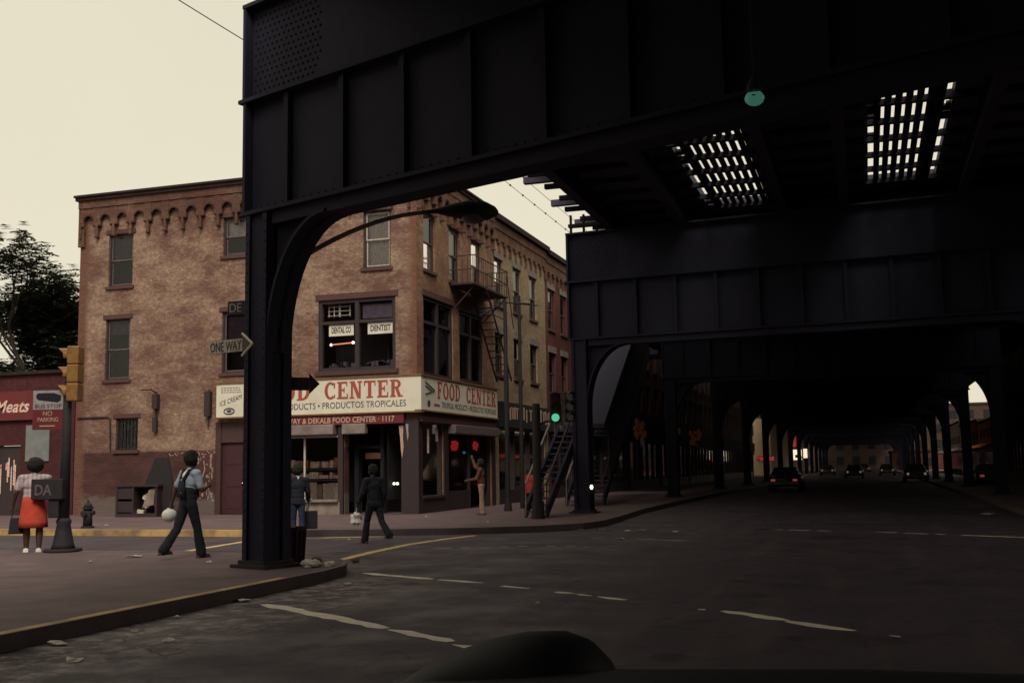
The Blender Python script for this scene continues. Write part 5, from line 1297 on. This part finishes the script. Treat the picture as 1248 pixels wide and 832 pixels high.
    for sx in (-1, 1): e.ell(head+Mh@V((sx*.03, .084, .012))*k, (.012*k, .008*k, .007*k), Mh, 8, 6)
    e.build('eyes', M['dark'], T)
    # hair
    r = .02+afro; b = MB(); b.ell(head+Mh@V((0, -.018, .03+afro*.35))*k, ((.072+r)*k, (.086+r)*k, (.093+r*1.1)*k), Mh, 30, 20)
    hp = b.build('hair', M['hair'], T, True)
    for v in hp.data.vertices:
        v.co += V((random.uniform(-1, 1), random.uniform(-1, 1), random.uniform(-1, 1)))*.011
        d = Mh.inverted() @ (v.co-head)
        if d.y > .05*k and d.z < .07*k: v.co -= (Mh@V((0, d.y-.03*k, 0)))*.8
    # top
    b = MB(); g = .022*k if 'jacket' in cloth else .014*k
    b.ell(pel+up*.12*k, (.15*k+g, .11*k+g, .13*k)); b.ell(pel+up*.22*k, (.145*k+g, .105*k+g, .17*k)); b.ell(chest, (.168*k+g, .112*k+g, .18*k)); b.capsule(arms[0][0]+V((0,0,-.0)), arms[1][0], .064*k+g, .064*k+g); b.capsule(pel+up*.46*k, neck, .075*k+g, .058*k+g*.5)
    if cloth.get('jacket'): b.ell(pel+up*.0*k, (.16*k+g, .12*k+g, .12*k)); b.ell(pel-up*.05*k, (.155*k+g, .12*k+g, .08*k))
    for (sh, el, wr, d2) in arms:
        b.capsule(sh, el if cloth.get('sleeve', 'long') == 'long' else sh.lerp(el, .75), .060*k+g, .05*k+g)
        if cloth.get('sleeve', 'long') == 'long': b.capsule(el, el.lerp(wr, .95), .046*k+g, .034*k+g)
    remesh(b, 'jacket' if cloth.get('jacket') else 'shirt', cloth['top'], T, .013, 2)
    # legs
    if 'skirt' in cloth:
        b = MB(); n = 24; rings = []
        for j in range(6):
            t = j/5; z = (pel+up*.14*k).z-(cloth.get('skirt_len', .62))*k*t; rx = (.155+.055*t**.8)*k; ry = (.125+.06*t)*k
            rings.append([(rx*math.cos(2*PI*i/n)*(1+.03*t*math.sin(i*2.1)), ry*math.sin(2*PI*i/n)*(1+.04*t*math.sin(i*1.7)), z) for i in range(n)])
        for r_ in rings: b.v += r_
        for j in range(5):
            for i in range(n): i2 = (i+1) % n; b.f.append((j*n+i, j*n+i2, (j+1)*n+i2, (j+1)*n+i))
        o = b.build('skirt', cloth['skirt'], T, True); mo = o.modifiers.new('t', 'SOLIDIFY'); mo.thickness = .01
    else:
        b = MB(); b.ell(pel+up*.02*k, (.163*k, .122*k, .12*k))
        fl = cloth.get('flare', .0)
        for (h, kp, an) in legs: b.capsule(h, kp, .098*k, .072*k); b.capsule(kp, an+V((0,0,.0)), .070*k, (.058+fl)*k)
        if cloth.get('bib'): b.ell(pel+up*.10*k, (.174*k, .136*k, .14*k)); b.ell(pel+up*.2*k+V((0,-.005,0)), (.172*k, .134*k, .13*k))
        remesh(b, 'trousers', cloth['legs'], T, .013, 2)
    if cloth.get('bib'):
        b = MB(); g2 = .136*k
        for sx in (-1, 1): b.tube([pel+up*.28*k+V((sx*.02, -g2+.004, 0)), pel+up*.42*k+V((sx*.045*k, -g2-.004, 0)), pel+up*.535*k+V((sx*.085*k, -.085*k, .01)), pel+up*.55*k+V((sx*.088*k, .0, .03*k)), pel+up*.5*k+V((sx*.08*k, .10*k, 0)), pel+up*.36*k+V((sx*.07*k, g2, 0))], .031*k, 6)
        b.prism([(-.12*k, .1*k), (.12*k, .1*k), (.06*k, .38*k), (-.06*k, .38*k)], lambda p: pel+V((p[0], -g2+.012, p[1])), lambda p: pel+V((p[0], -g2-.012, p[1])))
        b.prism([(-.1*k, .1*k), (.1*k, .1*k), (.09*k, .38*k), (-.09*k, .38*k)], lambda p: pel+V((p[0], g2-.01, p[1])), lambda p: pel+V((p[0], g2+.012, p[1])))
        b.build('overall_straps', cloth['legs'], T, True)
        b = MB(); b.obox(pel+up*.40*k+V((0, -g2-.022, 0)), (.035, .01, .03)); b.obox(pel+up*.18*k+V((0, -g2-.02, 0)), (.03, .01, .02)); b.build('buckle', M['chrome'], T)
        b = MB(); b.ell(pel+up*.44*k+V((0,-.03*k,0)), (.10*k, .115*k, .12*k)); b.capsule(neck-up*.05*k, neck-up*.0*k, .07*k, .066*k); remesh(b, 'white_collar', M['whitecloth'], T, .013, 2)
    if cloth.get('collar'): b = MB(); b.capsule(neck-up*.04*k, neck+up*.005*k, .085*k, .068*k); b.build('collar', cloth['collar'], T, True)
    b = MB()
    for (h, kp, an) in legs: b.capsule(an+V((0, -.045, -.035))*k, an+V((0, .13, -.045))*k, .042*k, .034*k); b.obox(an+V((0, .04, -.068))*k, (.085*k, .26*k, .02*k))
    remesh(b, 'shoes', cloth['shoes'], T, .011, 1)
    T['_'] = 0; del T['_']
    return T, arms, Matrix.LocRotScale(Vector(loc), Matrix.Rotation(heading, 3, 'Z').to_euler(), None)
NV = dict(hips=(0, 0), knees=(3, 3), sh=(0, 0), ab=(8, 8), el=(12, 12))
# man in overalls, walking, ball in the left hand
T, arms, MX = person('man in dark overalls over a light blue shirt walking with a white ball', (-10.93, 16.03, .15), R(-22), 1.80, dict(hips=(-19, 17), knees=(18, 5), sh=(-16, 8), ab=(24, 16), el=(8, 96), lean=4, inn=(0, .75)),
       dict(top=M['skyblue'], sleeve='short', legs=M['overall'], bib=True, shoes=M['leather'], flare=.03), afro=.022)
p = MX @ (arms[0][2]+arms[0][3]*.16); q = MB(); q.ell((0,0,0), (.125,.125,.115), None, 20, 12); q.tube([(0,0,.09),(0,0,.125)], .04, 10); q.build('white_ball', M['whitecloth'], None, True)
o = bpy.context.scene.objects['white_ball']; o.location = p+Vector((0,0,-.05)); tag(o, 'round white ball held low by the man in overalls', 'ball')
# woman
T, arms, MX = person('woman in a striped blouse and orange red skirt seen from behind', (-14.95, 17.0, .15), R(38), 1.72, dict(hips=(3, -3), knees=(2, 3), sh=(-4, 30), ab=(17, 12), el=(16, 75), lean=3),
       dict(top=M['blouse'], sleeve='short', skirt=M['redcloth'], shoes=M['whitecloth'], skirt_len=.6), afro=.03, female=True); T.scale = (1.3, 1.2, 1)
p = MX @ (arms[0][2]+arms[0][3]*.12); b = MB(); b.hexa([(-.13,-.06,-.30),(.13,-.06,-.30),(.13,.06,-.30),(-.13,.06,-.30),(-.10,-.04,0),(.10,-.04,0),(.10,.04,0),(-.10,.04,0)])
T = thing('handbag', 'dark handbag hanging from the left hand of the woman in the red skirt', 'handbag', p+Vector((0,0,-.12)), R(38)); b.build('bag_body', M['iron'], T, bevel=.02)
b = MB(); b.tube([(-.08,0,0),(-.06,0,.1),(0,0,.15),(.06,0,.1),(.08,0,0)], .01, 5); b.build('strap', M['iron'], T)
# man in navy jacket and jeans behind the column
T, arms, MX = person('man in a navy jacket and blue jeans seen from behind beside the litter bin', (-12.55, 22.7, 0), R(35), 1.72, dict(hips=(9, -8), knees=(4, 8), sh=(-6, 10), ab=(12, 12), el=(15, 25), lean=3), dict(top=M['navy'], jacket=True, legs=M['denim'], shoes=M['leather'], collar=M['whitecloth'], flare=.02), afro=.035)
p = MX @ (arms[1][2]+arms[1][3]*.12); b = MB(); b.obox((0,0,0), (.07,.05,.36), Matrix.Rotation(R(20), 3, 'Y')); o = b.build('rolled_paper', M['paper'], None, bevel=.012); o.location = p; o.rotation_euler = (R(25), R(10), 0); tag(o, 'rolled white paper in the right hand of the man in jeans', 'newspaper')
b = MB(); b.obox((0,0,0), (.30,.08,.42)); o = b.build('dark_satchel', M['iron'], None, bevel=.02); o.location = p+Vector((.05,.02,-.36)); o.rotation_euler = (0,0,R(35)); tag(o, 'dark satchel hanging below the rolled paper', 'satchel')
# dark suited man crossing
T, arms, MX = person('man in a dark navy suit striding past the shop doorway with a white bag', (-10.25, 21.9, 0), R(60), 1.72, dict(hips=(20, -22), knees=(8, 22), sh=(14, -10), ab=(10, 10), el=(18, 22), lean=4), dict(top=M['navy'], jacket=True, legs=M['navy'], shoes=M['leather'], flare=.03), afro=.015, head_turn=20)
p = MX @ (arms[0][2]+arms[0][3]*.12); b = MB(); crumple(b, (0,0,0), .13, 1.1, 77); o = b.build('white_bag', M['paper']); o.location = p+Vector((0,0,-.24)); tag(o, 'small white bag carried by the man in the dark suit', 'bag')
b = MB(); b.tube([(0,0,.0),(0,0,.26)], .008, 4); h = b.build('bag_handle', M['paper'], o)
# man by the avenue shop window, arm raised
person('man in rust brown shirt and tan trousers raising an arm by the avenue window', (-11.4, 32.1, .15), R(100), 1.70, dict(hips=(-3, 3), knees=(3, 3), sh=(20, 120), ab=(14, 20), el=(60, 40), lean=2), dict(top=M['brownshirt'], legs=M['tanpants'], shoes=M['leather'], flare=.01), afro=.02)
# child in red
person('child in a bright red coat beyond the fire escape', (-11.7, 38.1, .15), R(15), 1.38, dict(hips=(3, -3), knees=(3, 3), sh=(0, 0), ab=(14, 14), el=(15, 15), lean=1), dict(top=M['redcoat'], jacket=True, skirt=M['redcoat'], skirt_len=.42, shoes=M['leather']), afro=.01, female=True)

# ------------------------------------------------------------------ sky, sun, camera
W = bpy.data.worlds.new('World'); S.world = W; W.use_nodes = True; nt = W.node_tree
bg = nt.nodes['Background']
sk = N(nt, 'ShaderNodeTexSky'); sk.sky_type = 'NISHITA'; sk.sun_disc = False; SE, SR = R(48), R(160)
sk.sun_elevation = SE; sk.sun_rotation = SR; sk.dust_density = 6; sk.air_density = 1.5
tc = N(nt, 'ShaderNodeTexCoord').outputs['Generated']
sz = N(nt, 'ShaderNodeSeparateXYZ'); nt.links.new(tc, sz.inputs[0])
cl = mixc(nt, ramp(nt, noise(nt, tc, 2.2, 6, .6), .35, .68), (7.6, 7.1, 5.5), (8.8, 8.05, 6.2))
cl = mixc(nt, ramp(nt, sz.outputs[2], .2, .62), (8.6, 7.9, 6.1), cl)
nt.links.new(mixc(nt, .93, sk.outputs[0], cl), bg.inputs['Color']); bg.inputs['Strength'].default_value = .10
su = bpy.data.lights.new('sun', 'SUN'); su.energy = 2.0; su.angle = R(25); su.color = (1, .93, .82)
so = bpy.data.objects.new('sun', su); COL.objects.link(so)
sd = Vector((math.sin(SR)*math.cos(SE), math.cos(SR)*math.cos(SE), math.sin(SE)))
so.rotation_euler = sd.to_track_quat('Z', 'Y').to_euler()
cam = bpy.data.cameras.new('camera'); co = bpy.data.objects.new('camera', cam); COL.objects.link(co); S.camera = co
cam.sensor_width = 36; cam.lens = 1335.6/1248*36; cam.clip_end = 3000; cam.clip_start = .05
yaw, pit, rol = R(17.8464), R(6.6078), R(.9408)
fw = Vector((-math.sin(yaw)*math.cos(pit), math.cos(yaw)*math.cos(pit), math.sin(pit))); rt = Vector((math.cos(yaw), math.sin(yaw), 0)); upv = rt.cross(fw)
r2 = rt*math.cos(rol)-upv*math.sin(rol); u2 = rt*math.sin(rol)+upv*math.cos(rol)
co.matrix_world = Matrix(((r2.x, u2.x, -fw.x, 0), (r2.y, u2.y, -fw.y, 0), (r2.z, u2.z, -fw.z, 1.55), (0, 0, 0, 1)))
vs = S.view_settings; S.display_settings.display_device = 'sRGB'
vs.view_transform = 'Standard'; vs.look = 'None'; vs.exposure = 0; vs.gamma = 1; vs.use_curve_mapping = False
S.render.engine = 'CYCLES'; S.cycles.max_bounces = 6; S.cycles.diffuse_bounces = 4; S.cycles.transparent_max_bounces = 12; S.cycles.use_denoising = True
